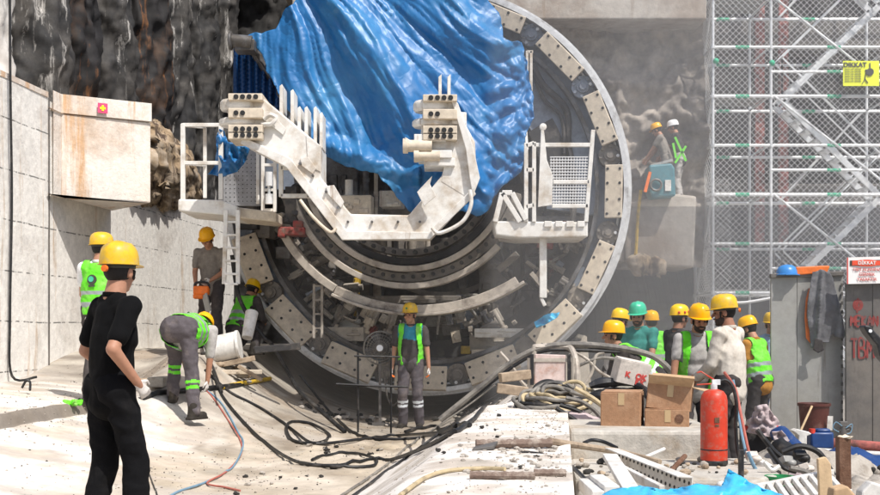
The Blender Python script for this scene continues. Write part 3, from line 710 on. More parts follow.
b.build('hydraulic_cylinder','beige_plate',eb)
for pts in(((417,192),(432,176),(430,184),(436,196),(424,206)),((405,137),(405,149),(415,143))):
    b=MB();p,dv=PR(pts,YE-.16,YE-.13);b.prism(p,dv);b.build('gusset','white_steel',eb,smooth=False,bevel=.005)
b=MB();b.tube([W(470,190,YE-.12),W(471,205,YE-.15),W(462,222,YE-.15),W(440,233,YE-.15),W(432,228,YE-.12)],.025,8,smooth=6);b.build('grab_rail','white_steel',eb)
b=MB();b.tube([W(300,200,YE-.05),W(314,218,YE-.1),W(330,232,YE-.1),W(336,228,YE-.08)],.022,8,smooth=6);b.build('grab_rail','beige_plate',eb)
# small square frame below the left arm
b=MB()
for(p_,q_)in(((281,158),(281,197)),((281,196),(309,196)),((309,198),(309,162)),((281,168),(309,168))):b.bar(W(*p_,15.9),W(*q_,15.9),.055)
b.build('guard_frame','white_steel',tbm,smooth=False,bevel=.006)

# ---- left platform with ladder
YP=16.4
lp=MB();p,dv=PR([(178,199),(222,200),(237,206),(237,217),(222,215),(178,211)],YP,YP+1.2);lp.prism(p,dv);lpo=lp.build('platform','white_steel',tbm,smooth=False,bevel=.02)
b=MB()
for px in(183,221):b.bar(W(px,200,YP+.05),W(px,124,YP+.05),.06)
b.bar(W(205,198,YP+1.1),W(205,128,YP+1.1),.05);b.bar(W(258,204,YP+1.1),W(258,150,YP+1.1),.05)
for y in(125,163):b.bar(W(183,y,YP+.05),W(221,y,YP+.05),.05);b.bar(W(183,y,YP+.05),W(205,y+2,YP+1.1),.05)
b.bar(W(221,163,YP+.05),W(236,163,YP+1.),.05)
b.build('railing','white_steel',lpo,smooth=False,bevel=.006)
b=MB();p,dv=PR([(237,207),(276,212),(276,222),(237,218)],YP+.2,YP+1.1);b.prism(p,dv);b.build('platform','beige_plate',tbm,smooth=False,bevel=.02)
b=MB();
for px,q in((226,223),(238,237)):b.bar(W(px,210,YP-.08),W(q+1,284,YP-.02),.055,.05)
for y in(222,235,248,261,274,284):b.bar(W(225,y,YP-.06),W(238,y,YP-.06),.045,.03)
b.build('ladder','white_steel',tbm,smooth=False,bevel=.006)
b=MB();p,dv=PR([(222,148),(232,140),(262,150),(263,206),(222,206)],YP+1.3,YP+1.36);b.prism(p,dv);pl=b.build('perforated_plate','perf_plate',tbm,smooth=False,bevel=.006)
b=MB()
for i in range(9):
    for j in range(12):
        c=W(226+i*4.2,155+j*4.2,YP+1.3);b.cyl(c-V((0,.004,0)),c+V((0,.01,0)),.008,seg=6)
b.build('plate_holes','bolt_dark',pl)
b=MB()
for px in(263,275):b.bar(W(px,140,YP+.9),W(px,212,YP+.9),.05)
for y in(165,190,210):b.bar(W(263,y,YP+.9),W(275,y,YP+.9),.04)
b.build('guard_frame','white_steel',tbm,smooth=False,bevel=.005)
b=MB();b.cyl(W(269,172,YP+.85),W(269,186,YP+.85),.05);b.cyl(W(269,186,YP+.85),W(269,194,YP+.85),.02);b.cyl(W(269,194,YP+.85),W(269,204,YP+.85),.055);b.build('hydraulic_cylinder','galv',tbm)

# ---- right platform with mesh guard
YQ=16.6
b=MB();p,dv=PR([(493,221),(588,222),(588,237),(520,238),(496,235)],YQ,YQ+1.1);b.prism(p,dv);rpo=b.build('platform','white_steel',tbm,smooth=False,bevel=.02)
b=MB()
for(a_,b_)in(((495,222),(502,193)),((502,193),(520,222)),((502,193),(512,193)),((512,193),(526,220))):b.bar(W(*a_,YQ-.02),W(*b_,YQ-.02),.07)
b.build('bracket','white_steel',rpo,smooth=False,bevel=.008)
b=MB()
for(a_,b_)in(((534,222),(534,142)),((593,130),(586,222)),((534,145),(591,145)),((553,182),(589,182)),((526,143),(526,222)),((552,206),(588,206)),((534,205),(526,207)),((534,170),(526,170)),((526,146),(534,143))):b.bar(W(*a_,YQ+.0),W(*b_,YQ+.0),.055)
for px in(531,527):b.bar(W(px,51,YQ+.6),W(px,112,YQ+.6),.04)
b.bar(W(527,52,YQ+.6),W(533,52,YQ+.6),.04);b.bar(W(524,110,YQ+.6),W(527,150,YQ+.4),.04)
b.build('railing','white_steel',rpo,smooth=False,bevel=.006)
b=MB();p,dv=PR([(541,130),(544,130),(547,160),(553,176),(552,205),(538,207)],YQ-.06,YQ-.03);b.prism(p,dv);c=W(543,127,YQ-.04);b.lathe([(.0,-.03),(.05,-.02),(.05,.02),(0,.03)],c,axis=Matrix.Rotation(R(90),3,'X'),seg=12);b.build('pivot_plate','white_steel',rpo,smooth=False,bevel=.006)
b=MB()
for i in range(13):b.bar(W(551+i*2.9,157,YQ-.0),W(551+i*2.7,205,YQ-.0),.012)
for j in range(17):b.bar(W(550,157+j*3,YQ-.01),W(588-j*.12,157+j*3,YQ-.01),.012)
b.build('mesh_guard','mesh_wire',rpo)
b=MB();b.bar(W(543,238,YQ+.2),W(543,298,YQ+.2),.1,.08);b.bar(W(541,298,YQ+.2),W(545,306,YQ+.2),.05);b.build('hanging_post','white_steel',rpo,smooth=False,bevel=.01)
b=MB()
for i in range(4):c=W(548+i*11,224,YQ-.01);b.box(c,(.1,.04,.08))
b.build('clip','white_steel',rpo,smooth=False,bevel=.006)
# clamp at the far left top that carries the tarp corner
b=MB();c=W(238,42,17);b.cyl(W(230,41,16.9),W(252,43,16.9),.1,seg=14);b.cyl(W(229,41,16.85),W(232,41,16.85),.13,seg=14);b.box(W(246,47,17),(.28,.3,.16));b.bar(W(250,44,17.2),W(300,120,17.6),.12);b.build('boom_head','grey_steel',tbm,bevel=.01)
# small stair-like brackets in front of the pads
for(px,py,w,h,rz,m)in((500,333,50,9,0,'white_steel'),(500,352,56,5,0,'beige_plate')):lump(px,py,18.3,w,h,.25,m,'bracket',rz)
# ------------------------------------------------------------------ tarps
from mathutils.geometry import delaunay_2d_cdt
def inside(p,poly):
    c=False;n=len(poly);x,y=p
    for i in range(n):
        x1,y1=poly[i];x2,y2=poly[i-1]
        if (y1>y)!=(y2>y) and x<(x2-x1)*(y-y1)/(y2-y1)+x1:c=not c
    return c
def sheet(name,poly,step,pos,m,parent=None,thick=.006,wob=1.2):
    """sheet over a 2D outline; pos(x,y) gives the 3D point"""
    bp=[]
    n=len(poly)
    for i in range(n):
        a=V(poly[i]);c=V(poly[(i+1)%n]);k=max(1,int((c-a).length/step))
        for j in range(k):
            q=a.lerp(c,j/k);q=q+V((wob*noise.noise((q.x*.12,q.y*.12,1)),wob*noise.noise((q.x*.12,q.y*.12,7))));bp.append(q)
    xs=[p.x for p in bp];ys=[p.y for p in bp];pts=list(bp);bl=[(p.x,p.y) for p in bp]
    y=min(ys)+step*.5;r=0
    while y<max(ys):
        x=min(xs)+(step*.5 if r%2 else 0)
        while x<max(xs):
            if inside((x,y),bl):pts.append(V((x,y)))
            x+=step
        y+=step*.87;r+=1
    out=delaunay_2d_cdt(pts,[],[list(range(len(bp)))],1,1e-5)
    vs=[pos(p.x,p.y) for p in out[0]]
    me=bpy.data.meshes.new(name);me.from_pydata([tuple(v) for v in vs],[],out[2]);me.update();me.shade_smooth();me.materials.append(MAT[m])
    o=bpy.data.objects.new(name,me);COL.objects.link(o)
    if parent:o.parent=parent;o.matrix_parent_inverse=parent_inv(parent)
    s=o.modifiers.new('solidify','SOLIDIFY');s.thickness=thick
    return o
def ridge(x,y,s=0):
    return 1-abs(2*noise.noise((x,y,s)))
def vor(x,y,z=0):
    d_=noise.voronoi((x,y,z))[0];return d_[0]
def vor2(x,y,z=0):
    d_=noise.voronoi((x,y,z))[0];return d_[1]-d_[0]
def tarp_pos(x,y):
    x2=x+7*noise.noise((x*.02,y*.02,4));y2=y+7*noise.noise((x*.02,y*.02,14))
    dx,dy=x2-235,y2+150
    a=math.degrees(math.atan2(dx,dy));r=math.hypot(dx,dy)
    rt=sstep(478,512,x+.05*(y-60))
    # long tension folds with sharp crests fanning out from the top left, broad slack panels between
    f=.30*vor2(a*.085,r*.0028,1)+.13*vor2(a*.2,r*.0045,5)+.05*vor2(a*.45,r*.009,9)
    tri=abs(((a*.055+.25*noise.noise((x*.006,y*.006,2)))%1)*2-1)
    f+=.22*tri
    f*=(1-.75*rt)
    f+=rt*(.34*vor2(x2*.028,y2*.032,3)+.14*vor2(x2*.07,y2*.075,6))
    low=min(1,sstep(60,170,y-(x-300)*.25))
    f+=(1-rt)*low*.12*vor2(x2*.02+y2*.03,y2*.012-x2*.01,12)
    f+=.09*vor2(a*.26,r*.0085,20)+.07*(low+rt)*vor2(x2*.075,y2*.06,33)+.03*ridge(a*.6,r*.01,41)**4+.03*vor2(x2*.045+y2*.02,y2*.03,24)+.02*vor2(a*.8,r*.02,27)
    base=16.95-.30*math.sin(max(0,min(1,(x-250)/290))*math.pi)-.2*sstep(380,520,x)*sstep(60,150,y)+.2*sstep(60,-60,y)
    hem=.12*sstep(16,0,abs(y-(136+(x-300)*.34))) if x<420 else 0
    return W(x,y,base-f*.8-hem+.30)
tp=[(283,12),(300,-2),(322,-45),(480,-45),(488,2),(500,12),(503,38),(522,42),(527,66),(533,98),(534,118),(524,138),(527,152),(520,172),(512,180),(503,184),(494,196),(488,212),(476,216),(462,210),(440,216),(416,217),(402,204),(390,188),(374,172),(352,168),(334,160),(318,152),(300,128),(286,106),(274,84),(264,62),(256,46),(240,40),(240,36),(262,32),(277,30)]
t=sheet('tarp',tp,2.0,tarp_pos,'tarp_blue',wob=2.5);tag(t,'big crumpled blue tarp draped over the upper half of the boring machine','tarp')
def flap(x,y):return W(x,y,17.35+.1*math.sin(x*.9)+.05*fbm((x*.2,y*.03,0)))
t=sheet('tarp',[(234,44),(250,46),(266,60),(276,90),(282,112),(262,100),(233,99)],2.5,flap,'tarp_blue_shaded');tag(t,'narrow blue tarp strip, shade in its colour, hanging straight down from the boom head','tarp')
def bag(x,y):return W(x,y,16.85-.35*math.sin(max(0,min(1,(x-204)/46))*3.14)-.16*ridge(x*.1,y*.07,3)-.05*fbm((x*.3,y*.3,0)))
t=sheet('tarp',[(219,128),(224,131),(228,142),(250,148),(246,160),(238,172),(222,177),(208,174),(214,166),(217,152),(216,138)],2,bag,'tarp_blue');tag(t,'small crumpled blue plastic sheet caught on the left steel platform','tarp')
def bag(x,y):return W(x,y,17.3-.1*ridge(x*.12,y*.12,3))
t=sheet('tarp',[(534,322),(545,315),(560,312),(557,318),(545,325),(536,328)],1.5,bag,'tarp_cyan');tag(t,'scrap of pale blue plastic caught on a beige plate, lower right of the machine','plastic scrap')
def fg(x,y):
    Y=5.5-(y-470)*.012
    return W(x,y,Y-.14*ridge(x*.03,y*.06,2)-.05*ridge(x*.09,y*.1,3))
t=sheet('tarp',[(602,496),(612,490),(640,487),(668,490),(700,485),(722,488),(729,470),(733,472),(752,484),(785,497),(800,540),(590,540)],3,fg,'tarp_cyan',wob=1.5);tag(t,'bright pale blue plastic sheet with a raised peak in the foreground','tarp')

# ------------------------------------------------------------------ people
def remesh(mb,name,m,parent,voxel,smooth=4,wr=0,wsc=9,seed=0,cull=None,matfn=None,thick=0,flip=False):
    me=bpy.data.meshes.new('tmp');me.from_pydata(mb.v,[],mb.f);me.update()
    bm=bmesh.new();bm.from_mesh(me);bmesh.ops.recalc_face_normals(bm,faces=bm.faces);bm.to_mesh(me);bm.free()
    o=bpy.data.objects.new('tmp',me);COL.objects.link(o)
    r=o.modifiers.new('r','REMESH');r.mode='VOXEL';r.voxel_size=voxel
    if smooth:
        s=o.modifiers.new('s','SMOOTH');s.iterations=smooth;s.factor=.5
    dg=bpy.context.evaluated_depsgraph_get();dg.update()
    nm=bpy.data.meshes.new_from_object(o.evaluated_get(dg))
    bpy.data.objects.remove(o);bpy.data.meshes.remove(me)
    if wr:
        ns=[v.normal.copy() for v in nm.vertices]
        for v,n in zip(nm.vertices,ns):
            p=v.co
            q=V((p.x*wsc+seed,p.y*wsc,p.z*wsc*1.5+p.x*wsc*.6))
            v.co=p+n*wr*((1-abs(2*noise.noise(q)))*1.1-.5+.45*noise.noise(q*2.3))
    nm.name=name
    ms=m if isinstance(m,(list,tuple)) else [m]
    nm.materials.clear()
    for k in ms:nm.materials.append(MAT[k])
    if cull or matfn:
        bm=bmesh.new();bm.from_mesh(nm)
        if cull:
            bmesh.ops.delete(bm,geom=[f for f in bm.faces if cull(f.calc_center_median())],context='FACES')
        if matfn:
            for f in bm.faces:f.material_index=matfn(f.calc_center_median())
        bm.to_mesh(nm);bm.free()
    nm.shade_smooth()
    o=bpy.data.objects.new(name,nm);COL.objects.link(o);o.parent=parent
    if thick:
        s=o.modifiers.new('solidify','SOLIDIFY');s.thickness=thick;s.offset=1
    return o
def ik(a,b,l1,l2,pole):
    a=V(a);b=V(b);d=b-a;L_=min(d.length,(l1+l2)*.999);dn=d.normalized()
    x=(l1*l1-l2*l2+L_*L_)/(2*L_);h=math.sqrt(max(0,l1*l1-x*x))
    p=V(pole);p=(p-dn*p.dot(dn));p=p.normalized() if p.length>1e-5 else dn.orthogonal().normalized()
    return a+dn*x+p*h,a+dn*L_
def person(label,loc,yaw,H=1.75,hip=(0,0,.93),lean=4,side=0,turn=0,head=(0,0),hl=(-.24,.06,.80),hr=(.24,.06,.80),pl=None,pr=None,fl=(-.11,0,0),fr=(.11,0,0),fyl=8,fyr=-8,kl=(0,1,0),kr=(0,1,0),
           shirt='cloth_grey',sleeve=.5,pants='trouser_grey',vest=None,vestopen=False,hat='hat_yellow',skin='skin',beard=False,gloves=None,hatmark=None,yoke=None,bands=False,glove_tip=None,vox=.013,fat=1.,group=None,vback=None,curl=.6,stick=0,neckcloth=None):
    if hat=='hat_yellow':hat=['hat_yellow','hat_old','hat_amber'][len(label)%3]
    root=empty('person',loc,label,'person',group,rz=R(yaw))
    s=H/1.75;root.scale=(s,s,s)
    hip=V(hip);Rl=Matrix.Rotation(R(-lean),3,'X');Rl=Matrix.Rotation(R(side),3,'Y')@Rl
    Rt=Rl@Matrix.Rotation(R(turn),3,'Z')
    d=Rl@V((0,0,1));fw=Rt@V((0,1,0));sx=Rt@V((1,0,0));hx=V((1,0,0))
    P=lambda x,y,z:hip+Rt@V((x,y,z))              # chest frame
    SL,SR=P(-.185,0,.47),P(.185,0,.47);NB=P(0,-.01,.52)
    EL,WL_=ik(SL,hl,.29,.26,pl or (-.6,-.8,-.3));ER,WR=ik(SR,hr,.29,.26,pr or (.6,-.8,-.3))
    HL,HR=hip+V((-.09,0,0)),hip+V((.09,0,0))
    AL=V(fl)+V((0,0,.085));AR=V(fr)+V((0,0,.085))
    KL,AL=ik(HL,AL,.44,.42,kl);KR,AR=ik(HR,AR,.44,.42,kr)
    Hm=Rl@Matrix.Rotation(R(lean*.75),3,'X')@Matrix.Rotation(R(head[0]),3,'Z')@Matrix.Rotation(R(-head[1]),3,'X')
    hc=NB+(Rl@V((0,.012,.036)))+Hm@V((0,.02,.11))
    h=lambda x,y,z:hc+Hm@V((x,y,z))
    # --- body: one continuous surface
    b=MB()
    b.ell(h(0,-.008,.03),(.075,.094,.092),Hm);b.ell(h(0,.028,-.045),(.056,.062,.062),Hm);b.ell(h(0,.066,-.086),(.026,.022,.02),Hm)
    b.cap(h(0,.088,.02),h(0,.112,-.016),.009,.015);b.ell(h(0,.085,-.055),(.024,.014,.010),Hm);b.cap(h(-.035,.082,.034),h(.035,.082,.034),.012,.012)
    b.ell(h(-.035,.066,-.018),(.026,.024,.024),Hm);b.ell(h(.035,.066,-.018),(.026,.024,.024),Hm)
    for q in(-1,1):b.ell(h(q*.078,-.008,-.004),(.012,.022,.034),Hm)
    b.cap(NB,h(0,-.015,-.05),.064,.057)
    b.cap(P(0,0,.08),P(0,0,.40),.115,.125,sx,.7);b.cap(SL,SR,.045,.045);b.cap(HL,HR,.07,.07)
    hands=MB()
    def hand(Wp,E,side_,B):
        dr=(Wp-E).normalized()
        inw=(V((-side_,0,0))-dr*V((-side_,0,0)).dot(dr)).normalized()   # palm faces the body
        fwd=inw.cross(dr)*side_
        fwd=fwd if fwd.dot(fw)>=0 or abs(fwd.dot(fw))<.2 else -fwd
        palm=Wp+dr*.045
        B.cap(Wp,Wp+dr*.075,.026,.036,fwd,.5,12)
        for k,(o_,l_) in enumerate(((.030,.070),(.010,.078),(-.010,.072),(-.029,.056))):
            a0=Wp+dr*.078+fwd*o_;c=curl*(1+.12*k)
            d1=(dr*math.cos(c*.6)+inw*math.sin(c*.6));a1=a0+d1*l_*.48
            d2=(dr*math.cos(c*1.5)+inw*math.sin(c*1.5));a2=a1+d2*l_*.32
            d3=(dr*math.cos(c*2.2)+inw*math.sin(c*2.2));a3=a2+d3*l_*.26
            B.cap(a0,a1,.0095,.0088,seg=8);B.cap(a1,a2,.0088,.008,seg=8);B.cap(a2,a3,.008,.007,seg=8)
        t0=Wp+dr*.02+fwd*.026;t1=t0+(dr*.6+fwd*.7+inw*.25).normalized()*.038;t2=t1+(dr*.95+fwd*.1+inw*.35).normalized()*.032
        B.cap(t0,t1,.013,.0105,seg=8);B.cap(t1,t2,.0105,.009,seg=8)
        return dr
    for(S,E,Wp,q)in((SL,EL,WL_,-1),(SR,ER,WR,1)):
        b.cap(S,E,.046,.038);b.cap(E,Wp,.039,.026)
        if gloves:b.cap(Wp,Wp+(Wp-E).normalized()*.03,.024,.02);hands=MB();hand(Wp,E,q,hands);remesh(hands,'glove',[gloves,'plastic_orange'] if glove_tip else gloves,root,.007,1,matfn=(lambda p,Wp=Wp:1 if (p-Wp).length>.10 else 0) if glove_tip else None)
        else:hand(Wp,E,q,b)
    for(Hj,K,A)in((HL,KL,AL),(HR,KR,AR)):b.cap(Hj,K,.075,.05);b.cap(K,A,.05,.035)
    body=remesh(b,'body',skin,root,min(vox,.0085),2)
    # --- eyes, hair
    b=MB()
    for q in(-1,1):b.ell(h(q*.03,.083,.012),(.013,.008,.007),Hm,10,7)
    b.build('eyes','eye').parent=root
    b=MB();b.ell(h(0,-.024,.018),(.0785,.086,.086),Hm,24,16)
    for q in(-1,1):b.cap(h(q*.016,.094,.031),h(q*.044,.084,.034),.004,.003,seg=6);b.cap(h(q*.075,.03,.01),h(q*.072,.035,-.03),.011,.007)
    b.build('hair','hair').parent=root
    if beard:
        b=MB();b.ell(h(0,.03,-.058),(.061,.065,.056),Hm,20,14);b.ell(h(0,.068,-.09),(.032,.028,.024),Hm);b.cap(h(-.02,.103,-.04),h(.02,.103,-.04),.007,.007)
        bo=remesh(b,'beard','beard',root,.009,1,cull=lambda p:(Hm.transposed()@(p-hc)).y>.088 and abs((Hm.transposed()@(p-hc)).z+.056)<.009)
    # --- trousers
    b=MB()
    b.cap(HL+V((.02,0,.02)),HR+V((-.02,0,.02)),.122*fat,.122*fat,V((0,0,1)),.95);b.cap(hip+V((0,0,.0)),P(0,0,.12),.15*fat,.15*fat,sx,.72)
    b.ell(HL+V((.0,-.02,-.02)),(.092,.092,.1));b.ell(HR+V((0,-.02,-.02)),(.092,.092,.1))
    for(Hj,K,A)in((HL,KL,AL),(HR,KR,AR)):
        b.cap(Hj,K,.1,.075);b.cap(K,A+V((0,0,.01)),.075,.068);b.cap(K,K.lerp(A,.3),.078,.07)
    def bandf(p):
        for K,A in((KL,AL),(KR,AR)):
            dd=(A-K);t=(p-K).dot(dd)/dd.dot(dd)
            if .22<t<.30 or .36<t<.44:
                if (p-K-dd*t).length<.14:return 1
        return 0
    remesh(b,'trousers',[pants,bands if bands else pants],root,vox,4,wr=.010,wsc=6,seed=len(label),matfn=bandf if bands else None)
    # --- boots
    for(A,yw)in((AL,fyl),(AR,fyr)):
        b=MB()
        Rf=Matrix.Rotation(R(yw),3,'Z');q=lambda x,y,z:V((A.x,A.y,A.z-.085))+Rf@V((x,y,z))
        b.cap(q(0,-.045,.045),q(0,.14,.042),.046,.048,Rf@V((1,0,0)),.85);b.cap(q(0,-.03,.05),q(0,-.01,.15),.05,.055)
        b.box(q(0,.045,.012),(.092,.27,.024),Rf)
        remesh(b,'boot','boot_mat',root,.011,1)
    
    # --- shirt
    b=MB()
    b.cap(P(0,.0,-.07 if lean<60 else .10),P(0,.0,.30),.160*fat,.168*fat,sx,.74*min(1.15,fat**.5));b.cap(P(0,.01,.28),P(0,0,.42),.172,.15,sx,.68)
    if fat>1.05:b.ell(P(0,.06,.14),(.15*fat,.12*fat,.16),Rt)
    b.cap(P(-.15,0,.455),P(.15,0,.455),.068,.068);b.cap(P(-.07,-.01,.49),P(.07,-.01,.49),.06,.06)
    for(S,E,Wp)in((SL,EL,WL_),(SR,ER,WR)):
        if sleeve<=1:b.cap(S,S.lerp(E,sleeve),.063,.058)
        else:b.cap(S,E,.068,.056);b.cap(E,E.lerp(Wp,sleeve-1),.056,.045)
    col=NB+(h(0,-.015,-.05)-NB)*.1
    remesh(b,'shirt',[shirt,yoke] if yoke else shirt,root,vox,4,wr=.007,wsc=5.2,seed=len(label)*1.3,cull=lambda p:(p-NB).length<.07 and (p-NB).dot(d)>.0,matfn=(lambda p:1 if (Rt.transposed()@(p-hip)).z>.33+.12*(Rt.transposed()@(p-hip)).x*4*.3 and (Rt.transposed()@(p-hip)).y>-.02 and abs((Rt.transposed()@(p-hip)).x)<.17 else 0) if yoke else None)
    b=MB();b.lathe([(.062,0),(.068,.012),(.066,.03),(.058,.03),(.057,0)],NB-d*.002,axis=Rt,seg=24);b.build('collar',neckcloth or shirt).parent=root
    # --- vest
    if vest:
        b=MB();b.cap(P(0,0,.0),P(0,0,.30),.178*fat,.186*fat,sx,.76*min(1.15,fat**.5));b.cap(P(0,.01,.28),P(0,0,.42),.190,.168,sx,.7)
        if fat>1.05:b.ell(P(0,.065,.14),(.155*fat,.125*fat,.165),Rt)
        b.cap(P(-.13,0,.465),P(.13,0,.465),.082,.082)
        RtT=Rt.transposed()
        def cull(p):
            q=RtT@(p-hip)
            if q.z<-.03:return True
            if q.z>.46 and abs(q.x)<.085 and q.y>-.06:return True
            if abs(q.x)>.162 and .26<q.z:return True
            if q.z>.51 and abs(q.x)<.075:return True
            if q.y>.02 and abs(q.x)<(.035+.05*sstep(.2,.5,q.z) if not vestopen else vestopen+.02*math.sin(q.z*9)):return True
            return False
        def mf(p):
            q=RtT@(p-hip)
            if .05<q.z<.10 or .17<q.z<.22:return 1
            return 0
        vo=remesh(b,'vest',['hivis',vest],root,vox,3,wr=.008,wsc=8,cull=cull,matfn=mf,thick=.006)
        if vback:
            b=MB();c=P(0,-.142,.33);ax=Rt@Matrix.Rotation(R(90),3,'X')
            b.lathe([(0.001,0),(.052,0),(.052,.012),(0.001,.012)],c,axis=ax,seg=28);o=b.build('round_logo','ink');o.parent=vo
            b=MB();b.lathe([(0.001,0.012),(.03,.012),(.03,.016),(0.001,.016)],c+(Rt@V((-.008,0,.005))),axis=ax,seg=20);o=b.build('logo_centre','hat_green');o.parent=vo
            b=MB();b.box(P(0,-.155,.265),(.07,.008,.02),Rt);o=b.build('logo_text','ink');o.parent=vo
    # --- hard hat
    if hat:
        b=MB();T=[]
        n=36;prof=[(1.0,0),(.995,.02),(.975,.045),(.92,.075),(.8,.1),(.6,.118),(.3,.127),(.001,.129)]
        T_=Hm@Matrix.Rotation(R(5),3,'X')
        for r,z in prof:
            for k in range(n):
                a=2*math.pi*k/n;x=.106*r*math.cos(a);y=.127*r*math.sin(a)
                zz=z+(.009*math.exp(-(x/.018)**2)+.006*math.exp(-((abs(x)-.05)/.012)**2) if r<.97 else 0)
                T.append(hc+T_@V((x,y-.006,zz+.048)))
        fs=[(i*n+k,i*n+(k+1)%n,(i+1)*n+(k+1)%n,(i+1)*n+k) for i in range(len(prof)-1) for k in range(n)]
        o0=len(T)
        for rr,z in((1.0,0),(1.0,-.004)):
            for k in range(n):
                a=2*math.pi*k/n;e=.010+.040*max(0,math.sin(a))**2.5
                x=(.106+e)*math.cos(a)*rr;y=(.127+e)*math.sin(a)*rr
                T.append(hc+T_@V((x,y-.006,.048+z-.010*max(0,math.sin(a)))))
        fs+=[(k,(k+1)%n,o0+(k+1)%n,o0+k) for k in range(n)]+[(o0+k,o0+(k+1)%n,o0+n+(k+1)%n,o0+n+k) for k in range(n)]
        b.add(T,fs);ho=b.build('hard_hat',hat,angle=50);ho.parent=root
        so_=ho.modifiers.new('s','SOLIDIFY');so_.thickness=.004
        b=MB();b.lathe([(.088,-.02),(.09,.0),(.086,.02),(.084,0)],hc+T_@V((0,-.008,.045)),axis=T_,seg=24,sy=1.18);b.build('hat_band','ink').parent=ho
        if hatmark=='knob':
            b=MB();c=hc+T_@V((0,-.135,.02));b.cyl(c,c+T_@V((0,-.02,0)),.019,seg=12);b.build('adjuster_knob','plastic_orange').parent=ho
        if hatmark=='sticker':
            b=MB()
            for k,(a,z) in enumerate(((0,.035),(.5,.03),(1.05,.04),(1.6,.032),(-.5,.028),(-1.05,.03),(-1.6,.035),(2.2,.03))):
                dd=V((math.sin(a)*.105,math.cos(a)*.128-.006,.048+z*.95));b.ell(hc+T_@V((dd.x*1.01,dd.y*1.01,dd.z)),(.02,.014,.017),T_,10,7)
            b.build('sticker','plastic_red').parent=ho
        if hatmark=='emblem':
            b=MB();b.ell(hc+T_@V((0,.122,.098)),(.014,.008,.016),T_,8,6);b.build('emblem','plastic_green').parent=ho
    root['_j']=0;del root['_j']
    mw=lambda p:V(loc)+Matrix.Rotation(R(yaw),3,'Z')@(V(p)*s)
    return root,dict(WL=mw(WL_),WR=mw(WR),hc=mw(hc),P=lambda x,y,z:mw(P(x,y,z)),mw=mw,s=s)
def at(px,Y,z):return V(((px-440)/F*Y,Y,z))

# foreground man: seen from behind, turned to the right
g1,J=person('man in a black T-shirt and yellow hard hat standing with his back to the camera',at(110,7.1,.05),-48,H=1.80,lean=4,turn=0,head=(28,4),
  hl=(-.27,.2,.98),hr=(.21,.06,.97),pr=(.35,-.9,-.4),fl=(-.12,-.08,0),fr=(.11,.1,0),shirt='cloth_black',sleeve=.72,pants='jeans_black',gloves='glove_white',glove_tip=None,hatmark='knob',vox=.011,fat=.97,skin='skin')
# left man on the ledge
person('man in a green vest with a round logo standing by the concrete wall',at(98,13.5,.56),-12,H=1.86,lean=3,head=(-52,4),hl=(-.1,.28,1.0),hr=(.15,.3,1.0),shirt='cloth_white',sleeve=.55,pants='cloth_charcoal',vest='reflective',vback=True)
# bent worker
g2,J2=person('man bent double in grey trousers and a green vest cutting at the ground',at(184,13.9,gz(-2.9,13.9)),-10,H=1.88,hip=(0,-.12,.92),lean=90,side=0,turn=0,head=(0,35),hl=(-.05,.36,.20),hr=(.12,.34,.22),fl=(-.22,.22,.14),fr=(.2,-.22,-.02),kl=(-.2,1,.2),kr=(.1,1,.1),shirt='cloth_lightgrey',sleeve=.9,pants='trouser_grey',bands='hivis',vest='reflective',fyl=15,fyr=-20,vox=.012,fat=1.22,gloves='glove_white')
# man with the rock drill
gs,JS=person('man in a grey polo shirt looking down at an orange power saw by the ladder',at(212,17.6,1.06),168,H=1.78,lean=10,head=(0,28),hl=(-.10,.30,.98),hr=(.12,.30,.93),shirt='cloth_grey',sleeve=.65,pants='cloth_charcoal',gloves='glove_white')
# crouched worker behind the pipe
person('crouching man in a green vest half hidden behind the white pipe',at(241,17.9,.98),-30,H=1.72,hip=(0,-.1,.42),lean=32,head=(0,20),hl=(-.1,.45,.5),hr=(.1,.45,.5),fl=(-.13,.05,0),fr=(.13,.15,0),shirt='cloth_charcoal',sleeve=1.7,pants='cloth_charcoal',vest='reflective')
# centre man
person('man in an open green vest over a charcoal shirt standing alone in the pit',at(411,16.55,0.0),172,H=1.70,lean=2,head=(-14,4),hl=(-.27,.06,.80),hr=(.27,.06,.80),fl=(-.12,0,0),fr=(.11,.02,0),shirt='cloth_charcoal',yoke='cloth_teal_bright',sleeve=.7,pants='trouser_grey',vest='hivis',vestopen=.10,bands='reflective_bright',gloves='glove_white',glove_tip=True,hatmark='emblem')
# right group
G='workers gathered at the right'
person('man bending low in a green vest with grey stripes at the left of the group',at(645,13.6,-.1),92,H=1.76,hip=(0,-.1,.92),lean=52,head=(0,-12),hl=(-.1,.55,.55),hr=(.1,.5,.5),shirt='cloth_charcoal',sleeve=1.5,pants='cloth_dark',vest='reflective_bright',group=G)
person('man in a white shirt and yellow hard hat behind the bending man',at(614,15.3,-.1),-60,H=1.71,lean=6,head=(0,10),hl=(-.1,.35,.95),hr=(.1,.4,1.0),shirt='cloth_lightgrey',sleeve=.6,pants='cloth_dark',group=G,skin='skin_tan')
person('bearded man in a teal T-shirt and the only green hard hat',at(640,14.8,-.1),150,H=1.78,lean=5,head=(10,12),hl=(-.2,.25,.85),hr=(.2,.2,.85),shirt='cloth_teal',sleeve=.6,pants='cloth_dark',hat='hat_green',beard=True,group=G,fat=1.1)
person('man mostly hidden behind the green hard hat, only yellow hat and orange collar showing',at(652,16.6,-.1),0,H=1.70,lean=3,shirt='cloth_mustard',pants='cloth_dark',vest='reflective',group=G)
person('man in a dark brown shirt wearing a yellow hard hat with red stickers',at(676,14.6,-.1),-62,H=1.74,lean=3,head=(0,4),hl=(-.2,.12,.78),hr=(.22,.2,.85),shirt='cloth_dark',sleeve=.6,pants='cloth_dark',hatmark='sticker',gloves='cloth_lightgrey',group=G,skin='skin_tan')
